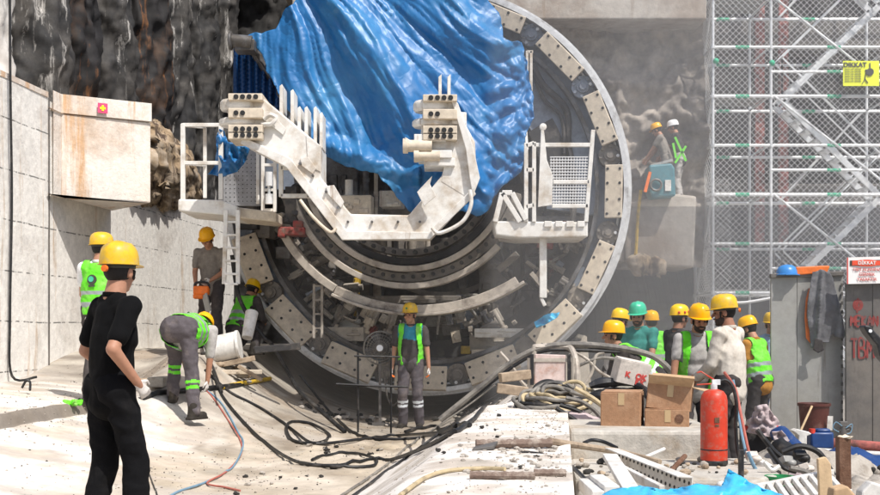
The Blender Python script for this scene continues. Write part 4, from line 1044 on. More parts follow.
person('bearded man facing the camera in an open green vest over a grey polo shirt',at(694,12.3,-.1),182,H=1.72,lean=16,head=(6,10),hl=(-.16,.34,.72),hr=(.30,.22,.66),shirt='cloth_lightgrey',sleeve=.62,pants='cloth_charcoal',vest='hivis',vestopen=.10,beard=True,gloves='cloth_charcoal',group=G,fat=1.25,vox=.011)
person('man in a dusty cream long-sleeved shirt seen side-on nearest the fire extinguisher',at(731,11.5,-.1),50,H=1.77,lean=3,turn=0,head=(26,8),hl=(-.12,.29,.98),hr=(.07,.30,1.0),pr=(.3,-.8,-.8),shirt='cloth_cream',sleeve=1.95,pants='cloth_dark',beard=True,group=G,fat=1.08,vox=.011,skin='skin_tan',hatmark='knob')
person('man in a green vest over a mustard T-shirt standing against the grey steel panel',at(761,14.1,-.1),42,H=1.62,lean=12,head=(10,18),hl=(-.05,.3,.95),hr=(.2,.3,.95),shirt='cloth_mustard',sleeve=.6,pants='cloth_dark',vest='reflective',group=G,beard=True)
person('man in a pale blue shirt peeping past the edge of the grey steel panel',at(771,15.4,-.1),165,H=1.66,lean=4,head=(10,6),shirt='cloth_blue',sleeve=.7,pants='plastic_blue',group=G)
# upper pair
gh,_=person('man in a dark T-shirt, green harness and the only white hard hat',at(680,24.9,3.98),70,H=1.70,lean=10,head=(0,12),hl=(-.1,.42,.95),hr=(.1,.4,.95),shirt='cloth_dark',sleeve=.6,pants='cloth_lightgrey',hat='hat_white')
person('man with a yellow hard hat leaning over the teal machine high on the ledge',at(667,24.85,3.98),70,H=1.66,lean=16,head=(0,20),hl=(-.1,.5,.85),hr=(.1,.5,.85),shirt='cloth_grey',sleeve=.6,pants='cloth_grey',hat='hat_yellow')
b=MB();bb=W(681,150,24.45)
for(a_,c_)in(((675,137),(686,161)),((686,146),(675,163)),((673,143),(676,158))):b.bar(W(*a_,24.6),W(*c_,24.6),.045,.012,up=V((0,1,0)))
b.build('harness','hivis',gh)
# ------------------------------------------------------------------ scaffold
sc_=empty('scaffold',W(713,401,24.6),'tall galvanised tube scaffold hung with wire netting on the right','scaffold')
YS,YT=24.6,26.3
X0,X1,X2,X3=5.555,6.735,9.28,11.8
zb=-.1;zt=11.0
def zl(y):return CZ+(330-y)/F*YS
b_=[]
for x in(X0,X1,X2,X3):
    for y in(YS,YT):
        b=MB();b.cyl((x,y,zb),(x,y,zt),.03,seg=10)
        for k in range(11):
            z=zl(293)+k*1.0;b.cyl((x,y,z-.03),(x,y,z+.03),.055,seg=10)
        b.build('standard','galv',sc_)
b0=zl(293)
for k in range(5):
    base=b0+2.0*k
    for(dz,x_,r)in((0,X0,.036),(1.0,X0,.032),(.5,X1,.029)):
        for y in(YS,YT):
            if dz==.5 and y==YT:continue
            for xa,xb in((X0,X1),(X1,X2),(X2,X3)):
                if xa<x_:continue
                b=MB();b.cyl((xa,y-.01,base+dz),(xb,y-.01,base+dz),r,seg=8);m=(xa+xb)/2
                o=b.build('ledger','galv',sc_)
                b=MB();b.cyl((m-.14,y-.012,base+dz),(m+.14,y-.012,base+dz),r+.003,seg=8);b.build('marking_band','green_tag',o)
    for x in(X0,X1,X2,X3):
        for dz in(0,1.0):
            b=MB();b.cyl((x,YS,base+dz+.02),(x,YT,base+dz+.02),.024,seg=8);b.build('transom','galv',sc_)
    b=MB();b.cyl((X1+.05,YS-.04,base+.0),(X2+.05,YS-.04,base-2.0),.026,seg=8);b.build('diagonal_brace','galv',sc_)
    b=MB();b.cyl((X0,YS+.05,base),(X0,YT-.05,base-2.),.026,seg=8);b.build('diagonal_brace','galv',sc_)
    b=MB();b.cyl((X1+.6,YT,base-2),(X2-.1,YT,base),.024,seg=8);b.build('diagonal_brace','galv',sc_)
    # stair flight between the frames
    fl=1 if k%2 else -1
    xa,xb=(X1+.35,X2-.15) if fl>0 else (X2-.15,X1+.35)
    for yy in(YS+.45,YS+1.05):
        b=MB();b.bar((xa,yy,base-2.0),(xb,yy,base),.05,.12);o=b.build('stair_stringer','galv',sc_)
        b=MB();b.bar((xa,yy,base-1.1),(xb,yy,base+.9),.03);b.bar((xa,yy,base-2),(xa,yy,base-1.1),.03);b.bar((xb,yy,base),(xb,yy,base+.9),.03);b.build('handrail','galv',o)
    b=MB()
    for i in range(1,10):
        t=i/10;b.box((xa+(xb-xa)*t,YS+.75,base-2+2*t),(.24,.6,.03))
    b.build('stair_treads','galv',sc_)
    b=MB()
    for i in range(3):b.box(((X0+X1)/2,YS+.35+i*.42,base+.06),(X1-X0-.06,.38,.04))
    b.build('deck_plank','hoard_steel',sc_,smooth=False)
for(px,y)in((716,61),(772,63)):
    c=W(px,y,24.55);b=MB();b.ell(c,.06);b.build('green_clip','green_tag',sc_)
# wire netting
def netting(o,ux,W_,H_,bulge,pitch=.125,wire=.0042,label=None):
    b=MB();o=V(o);ux=V(ux).normalized();uz=V((0,0,1));un=ux.cross(uz)
    pos=lambda a,c:o+ux*a+uz*c+un*bulge(a,c)
    n=int((W_+H_)/pitch)
    for k in range(n):
        for sgn in(1,-1):
            t0=k*pitch
            # line a+c=t0 or (W-a)+c=t0
            a0=min(t0,W_);c0=t0-a0;a1=max(0,t0-H_);c1=t0-a1
            m=max(2,int(abs(a0-a1)/.35));P_=[]
            for j in range(m+1):
                a=a0+(a1-a0)*j/m;c=c0+(c1-c0)*j/m
                P_.append(pos(a if sgn>0 else W_-a,c))
            if len(P_)>1 and (P_[0]-P_[-1]).length>.02:b.tube(P_,wire,3,caps=False)
    return b.build('wire_netting','mesh_wire',sc_)
netting((X0,YS-.07,b0-.1),(1,0,0),4.9,9.2,lambda a,c:.03*noise.noise((a*1.5,c*1.5,0)))
netting((X0-.02,YT+.1,-.1),(0,-1,0),1.8,11.2,lambda a,c:.10*noise.noise((a*2,c*.9,0)),.1)
netting((X0-.12,YS-.02,-.1),(.2,-.18,0),.5,4.5,lambda a,c:.14*noise.noise((a*3,c*1.2,0)),.1)
b=MB();b.tube([V((X0-.05,YS-.1,2.0)),V((X0+.5,YS-.13,1.9)),V((X1,YS-.1,2.0))],.035,6,smooth=5);b.build('netting_hem','mesh_wire',sc_)
for x in(6.98,7.5):
    b=MB();b.bar((x,26.42,3.2),(x,26.42,11.5),.2,.1,up=V((0,1,0)));tag(b.build('red_column','red_rust'),'dusty red steel column standing behind the scaffold, %s'%('left of the pair' if x<7.2 else 'right of the pair'),'column')
# yellow notice
sg=empty('notice_board',W(861,87,24.4),'bright yellow safety notice tied to the scaffold','sign')
def panel(px0,py0,px1,py1,Y,m,nm,parent,th=.02,off=0):
    b=MB();a=W(px0,py0,Y);c=W(px1,py1,Y);b.box(((a.x+c.x)/2,Y-off,(a.z+c.z)/2),(abs(c.x-a.x),th,abs(c.z-a.z)));return b.build(nm,m,parent,smooth=False)
panel(843,61,879,86,24.4,'sign_yellow','board',sg)
def text(body,size,loc,m,nm,parent,bold=0,rz=0,align='CENTER',ext=.002,ry=0):
    c=bpy.data.curves.new(nm,'FONT');c.body=body;c.size=size;c.align_x=align;c.align_y='CENTER';c.extrude=ext;c.offset=bold
    o=bpy.data.objects.new('t',c);COL.objects.link(o);dg=bpy.context.evaluated_depsgraph_get();dg.update()
    me=bpy.data.meshes.new_from_object(o.evaluated_get(dg));bpy.data.objects.remove(o)
    M_=Matrix.Translation(V(loc))@Matrix.Rotation(rz,4,'Z')@Matrix.Rotation(ry,4,'Y')@Matrix.Rotation(R(90),4,'X')
    me.transform(M_);me.materials.clear();me.materials.append(MAT[m]);me.name=nm
    q=bpy.data.objects.new(nm,me);COL.objects.link(q);q.parent=parent;q.matrix_parent_inverse=parent_inv(parent);return q
text('DIKKAT',.13,W(855,65,24.38),'ink','heading',sg,.004)
for i in range(6):text('asma yuk altinda',.05,W(853,69+i*2.4,24.38),'ink','small_text',sg)
b=MB();c=W(870,68,24.38);b.bar(c+V((0,0,.1)),c,.02,.01);b.lathe([(.04,-.01),(.075,0),(.075,.01),(.04,.01)],c-V((0,0,.08)),axis=Matrix.Rotation(R(90),3,'X'),seg=16)
c=W(865,79,24.38);b.bar(c,c+V((.02,0,.14)),.03,.01);b.bar(c,c+V((-.06,0,-.1)),.02,.01);b.bar(c,c+V((.06,0,-.08)),.02,.01);b.ell(c+V((.025,0,.17)),(.025,.01,.025));b.bar(c+V((.02,0,.12)),c+V((.08,0,.06)),.018,.01);b.build('pictogram','ink',sg)

# ------------------------------------------------------------------ steel hoarding, warning sign, jacket
YH=14.2
hd=empty('steel_hoarding',W(808,455,YH),'grey plain steel sheet hoarding with a jacket hung over it','hoarding')
for(x0,x1,y0)in((771,797,277),(797.3,843,275)):
    b=MB();b.prism([W(x0,y0,YH),W(x1,y0-1.5,YH),W(x1,462,YH),W(x0,462,YH)],(0,.04,0));b.build('panel','hoard_steel',hd,smooth=False,bevel=.004)
b=MB();b.bar(W(770,276,YH-.0),W(843,273.5,YH-.0),.07,.05);b.build('top_angle','hoard_dark',hd,smooth=False,bevel=.005)
b=MB()
for y in range(285,450,9):
    c=W(842,y,YH-.02);b.box(c,(.02,.02,.04))
b.build('edge_lugs','hoard_dark',hd,smooth=False)
hd2=empty('steel_hoarding',W(868,470,YH-.3),'dark steel sheet hoarding marked TBM in dull red paint','hoarding')
YD=YH-.25
b=MB();b.prism([W(846,283,YD),W(905,281,YD),W(905,480,YD),W(846,480,YD)],(0,.04,0));b.build('panel','hoard_dark',hd2,smooth=False,bevel=.004)
b=MB();b.prism([W(873,283,YD-.01),W(905,281,YD-.01),W(905,480,YD-.01),W(873,480,YD-.01)],(0,.008,0));b.build('panel','hoard_dark',hd2,smooth=False,bevel=.003)
def scr(chs,x0,y0,w,h,Y,gap=.25):
    """hand painted letters: strokes on a 0..1 square"""
    G={'T':[[(0,1),(1,1)],[(.5,1),(.5,0)]],'B':[[(0,0),(0,1),(.7,.95),(.7,.6),(0,.52),(.85,.42),(.85,.05),(0,0)]],'M':[[(0,0),(.1,1),(.5,.35),(.9,1),(1,0)]],'E':[[(1,1),(0,1),(0,0),(1,0)],[(0,.5),(.8,.5)]],'K':[[(0,0),(0,1)],[(.9,1),(0,.45),(1,0)]],'A':[[(0,0),(.5,1),(1,0)],[(.2,.4),(.8,.4)]],'N':[[(0,0),(0,1),(1,0),(1,1)]],'I':[[(.5,0),(.5,1)]]}
    b=MB()
    for i,ch in enumerate(chs):
        for st in G[ch]:
            P_=[W(x0+(i*(1+gap)+u)*w,y0-v*h,Y) for u,v in st];b.tube(P_,.013,6,smooth=3)
    b.v=[(x,YD-.0125+(y-Y)*.1,z) for x,y,z in b.v]
    return b
scr('TBM',850.5,358,6.6,19,YD-.004).build('painted_text','graffiti',hd2)
scr('MEKANI',850.5,326,4.2,10,YD-.004,.35).build('painted_text','graffiti',hd2)
b=MB()
for k in range(3):b.tube([W(858+ (4-k)*math.cos(t*.9+k)*1.1,305+(5-k)*math.sin(t*.9+k),YD-.004) for t in range(7)],.011,5,closed=True,smooth=3)
b.tube([W(858,298,YD-.004),W(857,313,YD-.004)],.011,5);b.v=[(x,YD-.0025+(y-YD+.004)*.1,z) for x,y,z in b.v];b.build('painted_emblem','graffiti',hd2)
ws=empty('warning_sign',W(864,283,YD-.1),'white danger sign with a red header above the dark hoarding','sign')
b=MB();b.prism([W(847,257.5,YD-.1),W(898,256,YD-.1),W(898,283,YD-.1),W(847,284,YD-.1)],(0,.02,0));b.build('board','sign_white',ws,smooth=False)
b=MB();b.prism([W(850,260.5,YD-.106),W(895,259.5,YD-.106),W(895,265,YD-.106),W(850,266,YD-.106)],(0,.005,0));b.build('header','ink',ws,smooth=False)
b=MB();c=W(867,263,YD-.11);b.lathe([(.0,0),(.16,0),(.16,.004),(0,.004)],c,axis=Matrix.Rotation(R(90),3,'X'),seg=24,sy=.24);b.box(W(867,263,YD-.11),(.34,.004,.055));b.build('header_oval','sign_red',ws,smooth=False)
text('DİKKAT',.055,W(867,263,YD-.118),'sign_white','header_text',ws,.001)
for i,t_ in enumerate(('TBM ALANINA','GİRMEK','YASAKTIR')):text(t_,.05,W(867,269.5+i*5,YD-.11),'ink_red','sign_text',ws,0)
b=MB();b.prism([W(847,257.5,YD-.104),W(848.2,257.5,YD-.104),W(848.2,284,YD-.104),W(847,284,YD-.104)],(0,.003,0));b.build('border','ink_red',ws,smooth=False)
# jacket
def jk(x,y):
    v=(y-273)/75
    return W(x,y,YH-.07-.05*math.sin(min(1,v+.1)*3.1)-.075*ridge((x+ (x-823)*-.3*v)*.13,y*.008,3)**2-.02*fbm((x*.1,y*.05,1)))
jt=sheet('jacket',[(813,272),(821,270),(830,273),(834,284),(838,298),(841,313),(845,334),(843,338),(836,337),(833,333),(829,343),(818,342),(817,350),(811,348),(810,335),(807,318),(808,298),(810,285)],2,jk,'jacket_grey',wob=.8,thick=.012);tag(jt,'dark grey rain jacket with an orange lining hanging over the grey hoarding','jacket')
def jk2(x,y):return W(x,y,YH-.05)
sheet('lining',[(809,288),(806,298),(804.5,318),(806,338),(810,343),(812,338),(810,318),(811,292)],2,jk2,'plastic_orange',parent=jt,wob=.3)
sheet('sleeve',[(815,338),(822,340),(824,350),(818,353),(813,350)],2,lambda x,y:W(x,y,YH-.16),'cloth_dark',parent=jt,wob=.3)
# hard hat and orange thing on top
b=MB();c=W(787,275,YH+.02);pr=[(.15,-.005),(.15,.005),(.125,.01),(.12,.05),(.1,.09),(.06,.115),(0.001,.125)];b.lathe(pr,c,seg=28);b.box(c+V((0,-.13,0)),(.12,.08,.012));o=b.build('hard_hat','hat_blue');tag(o,'blue hard hat lying on top of the grey hoarding','hard hat')
b=MB();b.prism([W(796,267,YH-.05),W(829,265.5,YH-.05),W(830,267,YH-.05),W(827,273,YH-.05),W(797,275,YH-.05)],(0,.3,0));o=b.build('plastic_tray','plastic_orange',smooth=False,bevel=.02);tag(o,'orange plastic tray beside the blue hard hat on the hoarding','tray')
# spotlight arm in the near right corner
b=MB();P_=[W(864,327,5.6),W(866,325,5.6),W(870,326,5.6),W(885,342,5.6),W(905,362,5.6),W(905,384,5.6),W(880,356,5.6),W(877,345,5.6),W(868,334,5.6)];b.prism(P_,(0,.08,0));o=b.build('black_bracket','plastic_black',smooth=False,bevel=.012)
tag(o,'glossy black tapered bracket poking in from the right edge','bracket')
b=MB();c=W(870,331,5.6);b.cyl(c,c-V((0,.008,0)),.008,seg=12);b.build('bolt','galv',o)

# ------------------------------------------------------------------ things on the slabs
def carton(name,px0,px1,py0,py1,Y,dp,m,label,rz=0,open_=False):
    s=Y/F;w=(px1-px0)*s;h=(py1-py0)*s;c=W((px0+px1)/2,py1,Y)
    root=empty(name,(c.x,Y+dp/2,c.z),label,'box',rz=R(rz))
    inv=lambda o:o
    b=MB();t=.008
    b.box((0,-dp/2,h/2),(w,t,h));b.box((0,dp/2,h/2),(w,t,h));b.box((-w/2,0,h/2),(t,dp,h));b.box((w/2,0,h/2),(t,dp,h));b.box((0,0,t),(w,dp,t))
    o=b.build('carton_side',m,smooth=False,bevel=.004);o.parent=root
    b=MB()
    if open_:
        b.add([(-w/2,-dp/2,h),(w/2,-dp/2,h),(w/2+.02,-dp/2-.10,h+.07),(-w/2,-dp/2-.06,h+.07)],[(0,1,2,3)])
        b.add([(w/2,-dp/2,h),(w/2,dp/2,h),(w/2+.14,dp/2,h+.0),(w/2+.13,-dp/2-.03,h-.03)],[(0,1,2,3)])
        b.add([(-w/2,dp/2,h),(w/2,dp/2,h),(w/2,dp/2+.1,h+.1),(-w/2,dp/2+.1,h+.1)],[(0,1,2,3)])
    else:
        b.box((0,-dp/4,h+.004),(w*.99,dp/2-.01,.007));b.box((0,dp/4,h+.006),(w*.99,dp/2-.01,.007),Matrix.Rotation(R(3),3,'X'))
    o=b.build('carton_flap','cardboard_in' if open_ else m,smooth=False);o.parent=root
    sd=o.modifiers.new('s','SOLIDIFY');sd.thickness=.006
    if m=='cardboard':
        b=MB();b.box((w*.02,-dp/2-.006,h-.05),(.05,.003,.1));o=b.build('packing_tape','tape',smooth=False);o.parent=root
    return root,w,h,dp
r1,_,_,_=carton('cardboard_box',606,645,393,431,10.0,.34,'cardboard','brown cardboard box, the left one of those on the raised slab',rz=-14)
r2,w2,h2,_=carton('cardboard_box',649,692,410,433,9.95,.34,'cardboard','lower brown cardboard box with a dark round mark, under the flopped open one',rz=-10)
b=MB();c=V((.10,-.176,.12));b.lathe([(0,0),(.035,0),(.035,.004),(0,.004)],c,axis=Matrix.Rotation(R(90),3,'X'),seg=16);b.build('printed_mark','rust').parent=r2
r3,_,_,_=carton('cardboard_box',651,694,386,411,9.98,.32,'cardboard','upper brown cardboard box with flaps flopped open, on top of the lower box',rz=-16,open_=True)
r3.rotation_euler=(R(-4),R(5),R(-14))
r4,w4,h4,d4=carton('printed_carton',614,646,361,384,11.2,.22,'carton_white','small white carton with red printing lying tilted behind the boxes',rz=8)
r4.rotation_euler=(R(6),R(12),R(8))
for(x,z,t_)in((-.06,.09,'K'),(.07,.09,'OK'),(.07,.04,'KK')):
    q=text(t_,.07,(x,-d4/2-.008,z),'ink_red','printed_text',r4,.003);q.matrix_parent_inverse=Matrix()
# something under the carton
b=MB();b.ell(W(620,394,11.4),(.22,.12,.07),seg=18);b.ell(W(600,396,11.3),(.16,.1,.05),seg=18);b.tube([W(590,386,11.3),W(610,382,11.3),W(640,386,11.2),W(650,398,11.)],.03,8,smooth=5);o=b.build('tool_bag','plastic_black');roughen(o,.03,5);tag(o,'black tool bag and rags behind the left cardboard box','bag')

ex=empty('fire_extinguisher',(W(714,458,9.1).x,9.1,.338),'worn red fire extinguisher standing on the lower slab','fire extinguisher')
b=MB();b.lathe([(.085,0),(.098,.006),(.1,.03),(.1,.47),(.092,.51),(.07,.54),(.03,.555)],(0,0,.012),seg=36);o=b.build('cylinder','red_extinguisher');o.parent=ex
b=MB();b.lathe([(.1,0),(.103,.01),(.103,.03),(.1,.035)],(0,0,0),seg=36);b.lathe([(.1005,.11),(.102,.113),(.102,.117),(.1005,.12)],(0,0,.0),seg=36);b.build('base_ring','plastic_black').parent=ex
b=MB();b.cyl((0,0,.56),(0,0,.61),.025,seg=14);b.box((.015,0,.62),(.06,.03,.04));b.build('valve','galv').parent=ex
b=MB();b.bar((.02,0,.625),(-.10,0,.70),.022,.01);b.bar((-.10,0,.70),(-.13,0,.69),.022,.01);b.bar((.02,0,.61),(-.13,0,.60),.022,.01);b.build('lever','red_extinguisher',bevel=.003).parent=ex
b=MB();b.tube([(.03,0,.62),(.09,0,.635),(.14,-.01,.58),(.165,-.02,.45),(.16,-.02,.3),(.17,-.02,.12),(.19,-.03,.04)],.013,8,smooth=8);b.cyl((.19,-.03,.05),(.195,-.03,-.0),.02,.016,seg=12);b.build('discharge_hose','rubber').parent=ex
b=MB();b.box((.0,-.1005,.34),(.035,.004,.04));b.box((0,-.1005,.30),(.03,.004,.015));b.build('printed_label','rust').parent=ex
def hose(name,pts,r,m,label,cat='hose',group=None,sm=8,seg=8):
    b=MB();b.tube(pts,r,seg,smooth=sm);return tag(b.build(name,m),label,cat,group)
hose('hose',[W(724,372,9.6),W(735,388,9.6),W(740,410,9.5),W(745,435,9.3),W(750,457,9.2)],.012,'hose_red','thin red hose slanting down behind the fire extinguisher')
hose('hose',[W(733,380,9.7),W(738,410,9.6),W(742,435,9.4),W(747,458,9.25)],.012,'hose_blue','thin teal hose beside the red one right of the extinguisher')

def gp(px,py,lift=.015):
    """point on the ground seen at photo pixel"""
    best=None
    y=4.
    while y<18:
        p=W(px,py,y);g_=gfull(p.x,y)
        if p.z<=g_+lift:return V((p.x,y,g_+lift))
        y+=.05
    return W(px,py,17)
def ghose(name,px,r,m,label,sm=8,lift=None,group=None):
    lift=r*1.1 if lift is None else lift
    b=MB();pts=catmull([gp(x,y,lift) for x,y in px],sm)
    for p in pts:p.z=max(p.z,gfull(p.x,p.y)+lift*.9)
    b.tube(pts,r,8);return tag(b.build(name,m),label,'cable' if 'cable' in name else 'hose',group)
ghose('power_cable',[(213,372),(222,396),(245,424),(270,447),(300,463),(340,466),(390,460),(440,440),(475,418),(500,398)],.018,'rubber','thick black cable sweeping down from the left and across the pit floor')
ghose('power_cable',[(205,370),(230,392),(260,408),(290,428),(312,443),(330,436),(310,424),(288,424),(292,440),(320,444),(360,440),(400,436),(440,434),(470,425)],.018,'rubber','black cable looped once in the middle of the pit floor')
ghose('power_cable',[(300,375),(312,390),(330,412),(352,432),(380,440),(420,438)],.018,'rubber','black cable dropping from the machine down to the pit floor')
ghose('power_cable',[(312,460),(330,455),(355,454),(375,459),(372,466),(340,467),(314,465)],.016,'rubber','small black cable loop lying nearest in the pit')
ghose('power_cable',[(405,432),(420,428),(440,430),(458,424),(440,434),(424,436)],.02,'rubber','short tangle of black cable by the feet of the man in the pit')
hose('power_cable',[W(232,255,17.2),W(240,300,17.3),W(262,335,17.3),W(272,345,17.2),W(288,372,16.6),W(300,392,16.2),W(322,412,15.8),W(345,432,15.4)],.03,'rubber','heavy black cable hanging in front of the lower left plates','cable')
hose('power_cable',[W(188,312,15.8),W(200,335,15.8),W(212,365,15.6),W(222,392,14.6)],.016,'rubber','black cable behind the bending man','cable')
ghose('air_hose',[(206,390),(222,405),(238,432),(243,446),(232,468),(208,482),(178,492),(165,500)],.010,'hose_blue','pale blue air hose curving over the bright ground')
ghose('air_hose',[(203,388),(214,400),(228,420),(240,440),(241,455),(226,472),(207,483),(225,488),(240,491)],.009,'hose_red','thin red air hose twisting with the pale blue one')
ghose('yellow_strip',[(222,388),(240,384),(258,381),(270,379)],.03,'yellow_cable','short yellow and black strip on the ledge edge below the pipe')
ghose('power_cable',[(140,455),(148,472),(158,498)],.006,'rubber','hair-thin dark cord beside the man in black')
ghose('power_cable',[(143,398),(175,392),(205,389),(235,386),(265,380)],.03,'rubber','thick dark cable lying along the joint behind the bending man')
ghose('air_hose',[(340,497),(380,470),(430,432),(470,404),(495,385)],.013,'hose_grey','grey dusty hose along the foot of the white slope')
ghose('air_hose',[(352,497),(400,462),(440,434),(476,408),(500,392)],.013,'rubber','black hose along the foot of the white slope')
ghose('air_hose',[(400,497),(425,478),(447,472),(480,469),(505,470)],.011,'hose_beige','dusty beige hose curving over the white slope')
hose('power_cable',[W(501,460,7.0),W(512,455,7.2),W(530,453,7.2),W(552,457,7.1),W(565,462,7.0),W(580,474,6.4),W(592,488,5.9)],.012,'rubber','dark cable arching over the white curb to the offcuts','cable')
random.seed(3)
# debris clods
k=0
deb=MB()
for(px,py,n,sp)in((328,450,16,14),(300,478,14,20),(250,482,8,30),(440,450,10,10),(370,452,8,10),(90,402,8,12),(515,440,12,24),(530,462,14,26),(500,425,10,20)):
    for i in range(n//2):
        p=gp(px+random.gauss(0,sp),py+random.gauss(0,sp*.25),.01);r=random.uniform(.0009,.0026)*p.y*(1 if py>445 else .9)
        b=MB();b.ell(p,(r,r*1.4,r*.55),Matrix.Rotation(i*1.3,3,'Z'),seg=7,rings=5);o=b.build('clod','debris_dark' if random.random()<.6 else 'rubble_mat',angle=20);roughen(o,r*.6,60,i);tag(o,'small dark clod of dirt scattered on the pale concrete','clod','dark clods on the concrete')
o=MB();c=gp(72,408,.02)
for i in range(9):o.cap(c+V((random.uniform(-.1,.1),random.uniform(-.08,.08),0)),c+V((random.uniform(-.1,.1),random.uniform(-.08,.08),.03)),.022,.018,seg=8)
o=o.build('work_gloves','hivis');tag(o,'pair of lime green work gloves dropped on the bright ground','gloves')
# ------------------------------------------------------------------ stand, coil and clutter in the middle
st=empty('control_stand',W(560,398,12.9),'small metal stand with a pale pink panel behind the hose coil','stand')
YC=12.9
b=MB()
for px in(530,573):b.tube([W(px,398,YC),W(px,358,YC)],.03,8)
b.tube([W(534,396,YC+.3),W(534,352,YC+.3),W(540,347,YC+.3),W(566,347,YC+.3),W(573,352,YC+.2),W(577,370,YC),W(577,400,YC)],.035,8,smooth=5)
b.bar(W(530,360,YC),W(573,360,YC),.04);b.bar(W(530,392,YC),W(573,392,YC),.04);b.build('stand_frame','rail_steel',st)
b=MB();b.prism([W(535,354,YC-.01),W(566,355,YC-.01),W(566,384,YC-.01),W(534,384,YC-.01)],(0,.05,0));b.build('panel','pink_panel',st,smooth=False,bevel=.01)
for px in(532,569):b=MB();b.bar(W(px,354,YC-.03),W(px,385,YC-.03),.035);b.build('side_strip','plastic_black',st,smooth=False,bevel=.004)
# coil of hoses
random.seed(5)
for k in range(18):
    cx=548+random.uniform(-7,9)+k*.6;cy=399;rx=random.uniform(24,38)-k*.5;ry=random.uniform(7,12)
    Y=11.3;s=Y/F;c=W(cx,cy+6,Y);c.z=.61+.009*k
    P_=[];a0=random.uniform(0,6)
    for j in range(16):
        a=a0+j*2*math.pi/16;P_.append(c+V((math.cos(a)*rx*s*(1+.06*math.sin(3*a+k)),math.sin(a)*rx*s*.75,math.sin(a)*.07*random.uniform(.8,1.2)+.03*math.cos(2*a+k))))
    b=MB();b.tube(P_,.019,8,closed=True,smooth=4);o=b.build('hose_loop','hose_beige' if k%5==2 else 'hose_grey' if k%5 else 'rubber')
    if k==0:coil=empty('hose_coil',(c.x,Y,.6),'big heap of coiled dusty hoses at the end of the white curb','hose coil')
    o.parent=coil;o.matrix_parent_inverse=parent_inv(coil)
b=MB();b.tube([W(548+16*math.cos(a),396-16*math.sin(a)*.95,11.5+.1*math.sin(a)) for a in[i*2*math.pi/16 for i in range(16)]],.018,8,closed=True,smooth=4);o=b.build('hose_loop','rubber',coil)
for i,(p_,m) in enumerate((([(566,398),(582,402),(596,412),(604,424),(598,432)],'hose_grey'),([(560,405),(580,412),(600,428),(590,434),(575,428)],'rubber'),([(570,392),(590,398),(606,410),(612,424)],'hose_grey'),([(556,408),(575,420),(592,432)],'rubber'),([(575,388),(598,402),(610,418),(606,432)],'hose_beige'))):
    hose('hose',[W(x,y,10.9-.05*i) for x,y in p_],.02,m,['grey hose end spilling from the coil towards the boxes','black hose end curling under the coil','outermost grey hose end right of the coil','short black hose end at the front of the coil','beige hose end nearest the left cardboard box'][i])
b=MB();c=W(578,418,10.9);b.ell(c,(.16,.12,.06),seg=16);b.ell(c+V((.1,-.03,-.03)),(.12,.1,.05),seg=16);o=b.build('rag_heap','rag');roughen(o,.04,6);tag(o,'dirty grey rag heap at the front of the hose coil','rag')
# long grey pipes and hoses sweeping right, behind the stand
for i,(p_,r,m,l) in enumerate((
 ([(440,420),(480,388),(512,362),(545,347),(590,345),(640,352),(665,365),(690,398)],.035,'hose_grey','thick grey hose arching from the pit past the stand to the workers'),
 ([(470,400),(505,372),(540,352),(575,350),(620,352)],.022,'rubber','black hose under the thick grey one'),
 ([(575,352),(588,360),(600,372),(618,380),(640,378)],.018,'rail_steel','bent pale rod right of the stand'),
 ([(585,384),(592,372),(596,356),(604,352)],.018,'rail_steel','upright bent rod right of the stand'),
 ([(500,352),(512,366),(520,380),(532,392)],.018,'rail_steel','pale rod leaning left of the stand'),
 ([(578,366),(600,358),(622,360)],.018,'hose_grey','grey rod slanting towards the bending man'))):
    hose('hose' if i<2 else 'rod',[W(x,y,13.2-.0*i) for x,y in p_],r,m,l,'hose' if i<2 else 'rod')
b=MB();b.bar(W(500,378,12.8),W(530,374,12.9),.10,.1);b.bar(W(497,388,12.6),W(528,392,12.6),.12,.1);o=b.build('timber','wood_old',smooth=False,bevel=.01);tag(o,'short old timbers left of the stand','timber')
# white slope: corrugated rods
b=MB()
def rod(p,q,r,m,label,name='rod',rib=True,cat='rod'):
    b=MB();p=V(p);q=V(q);n=int((q-p).length/.02) if rib else 1
    b.tube([p.lerp(q,i/max(1,n)) for i in range(n+1)],r,8,rr=[r,r*.82]*(n//2+1) if rib else None)
    return tag(b.build(name,m),label,cat)
def cz(px,py,dz):  # point on the curb top
    Y=(CZ-.62-dz)*F/(py-330);return W(px,py,Y)
rod(cz(476,444,.03),cz(552,443,.03),.03,'rebar','brown ribbed rod lying furthest on the white curb','ribbed_rod')
rod(cz(470,475,.02),cz(535,476,.02),.022,'rebar','brown ribbed rod lying nearest on the white curb','ribbed_rod')
rod(cz(534,473,.02),cz(566,473,.02),.022,'rebar','short brown ribbed rod right of the nearest one','ribbed_rod')
rod(cz(549,441,.04),W(622,452,8.6),.022,'wood_old','long pale pole sticking out from the curb over the gap','pole',False,'pole')
rod(W(622,452,8.6),W(660,462,8.3),.02,'wood_old','pale pole end lying on the lower slab','pole',False,'pole')
b=MB();b.prism([cz(472,452,.0),cz(482,444,.0),cz(498,444,.03),cz(494,449,.01)],(0,0,.02));o=b.build('steel_offcut','hoard_dark',smooth=False,bevel=.003);tag(o,'dark triangular steel offcut under the furthest ribbed rod','offcut')
random.seed(9)
for i in range(90):
    px=random.uniform(462,560);py=random.choice([446,450,468,455])+random.gauss(0,6);p=cz(px,py,.005);r=random.uniform(.005,.02)
    b=MB();b.ell(p,(r*1.3,r,r*.6),Matrix.Rotation(random.uniform(0,3),3,'Z'),7,5);o=b.build('rubble_piece','rubble_mat',angle=25);roughen(o,r*.4,30,i);tag(o,'small pale crumb of concrete on the white curb','rubble','crumbs on the white curb')
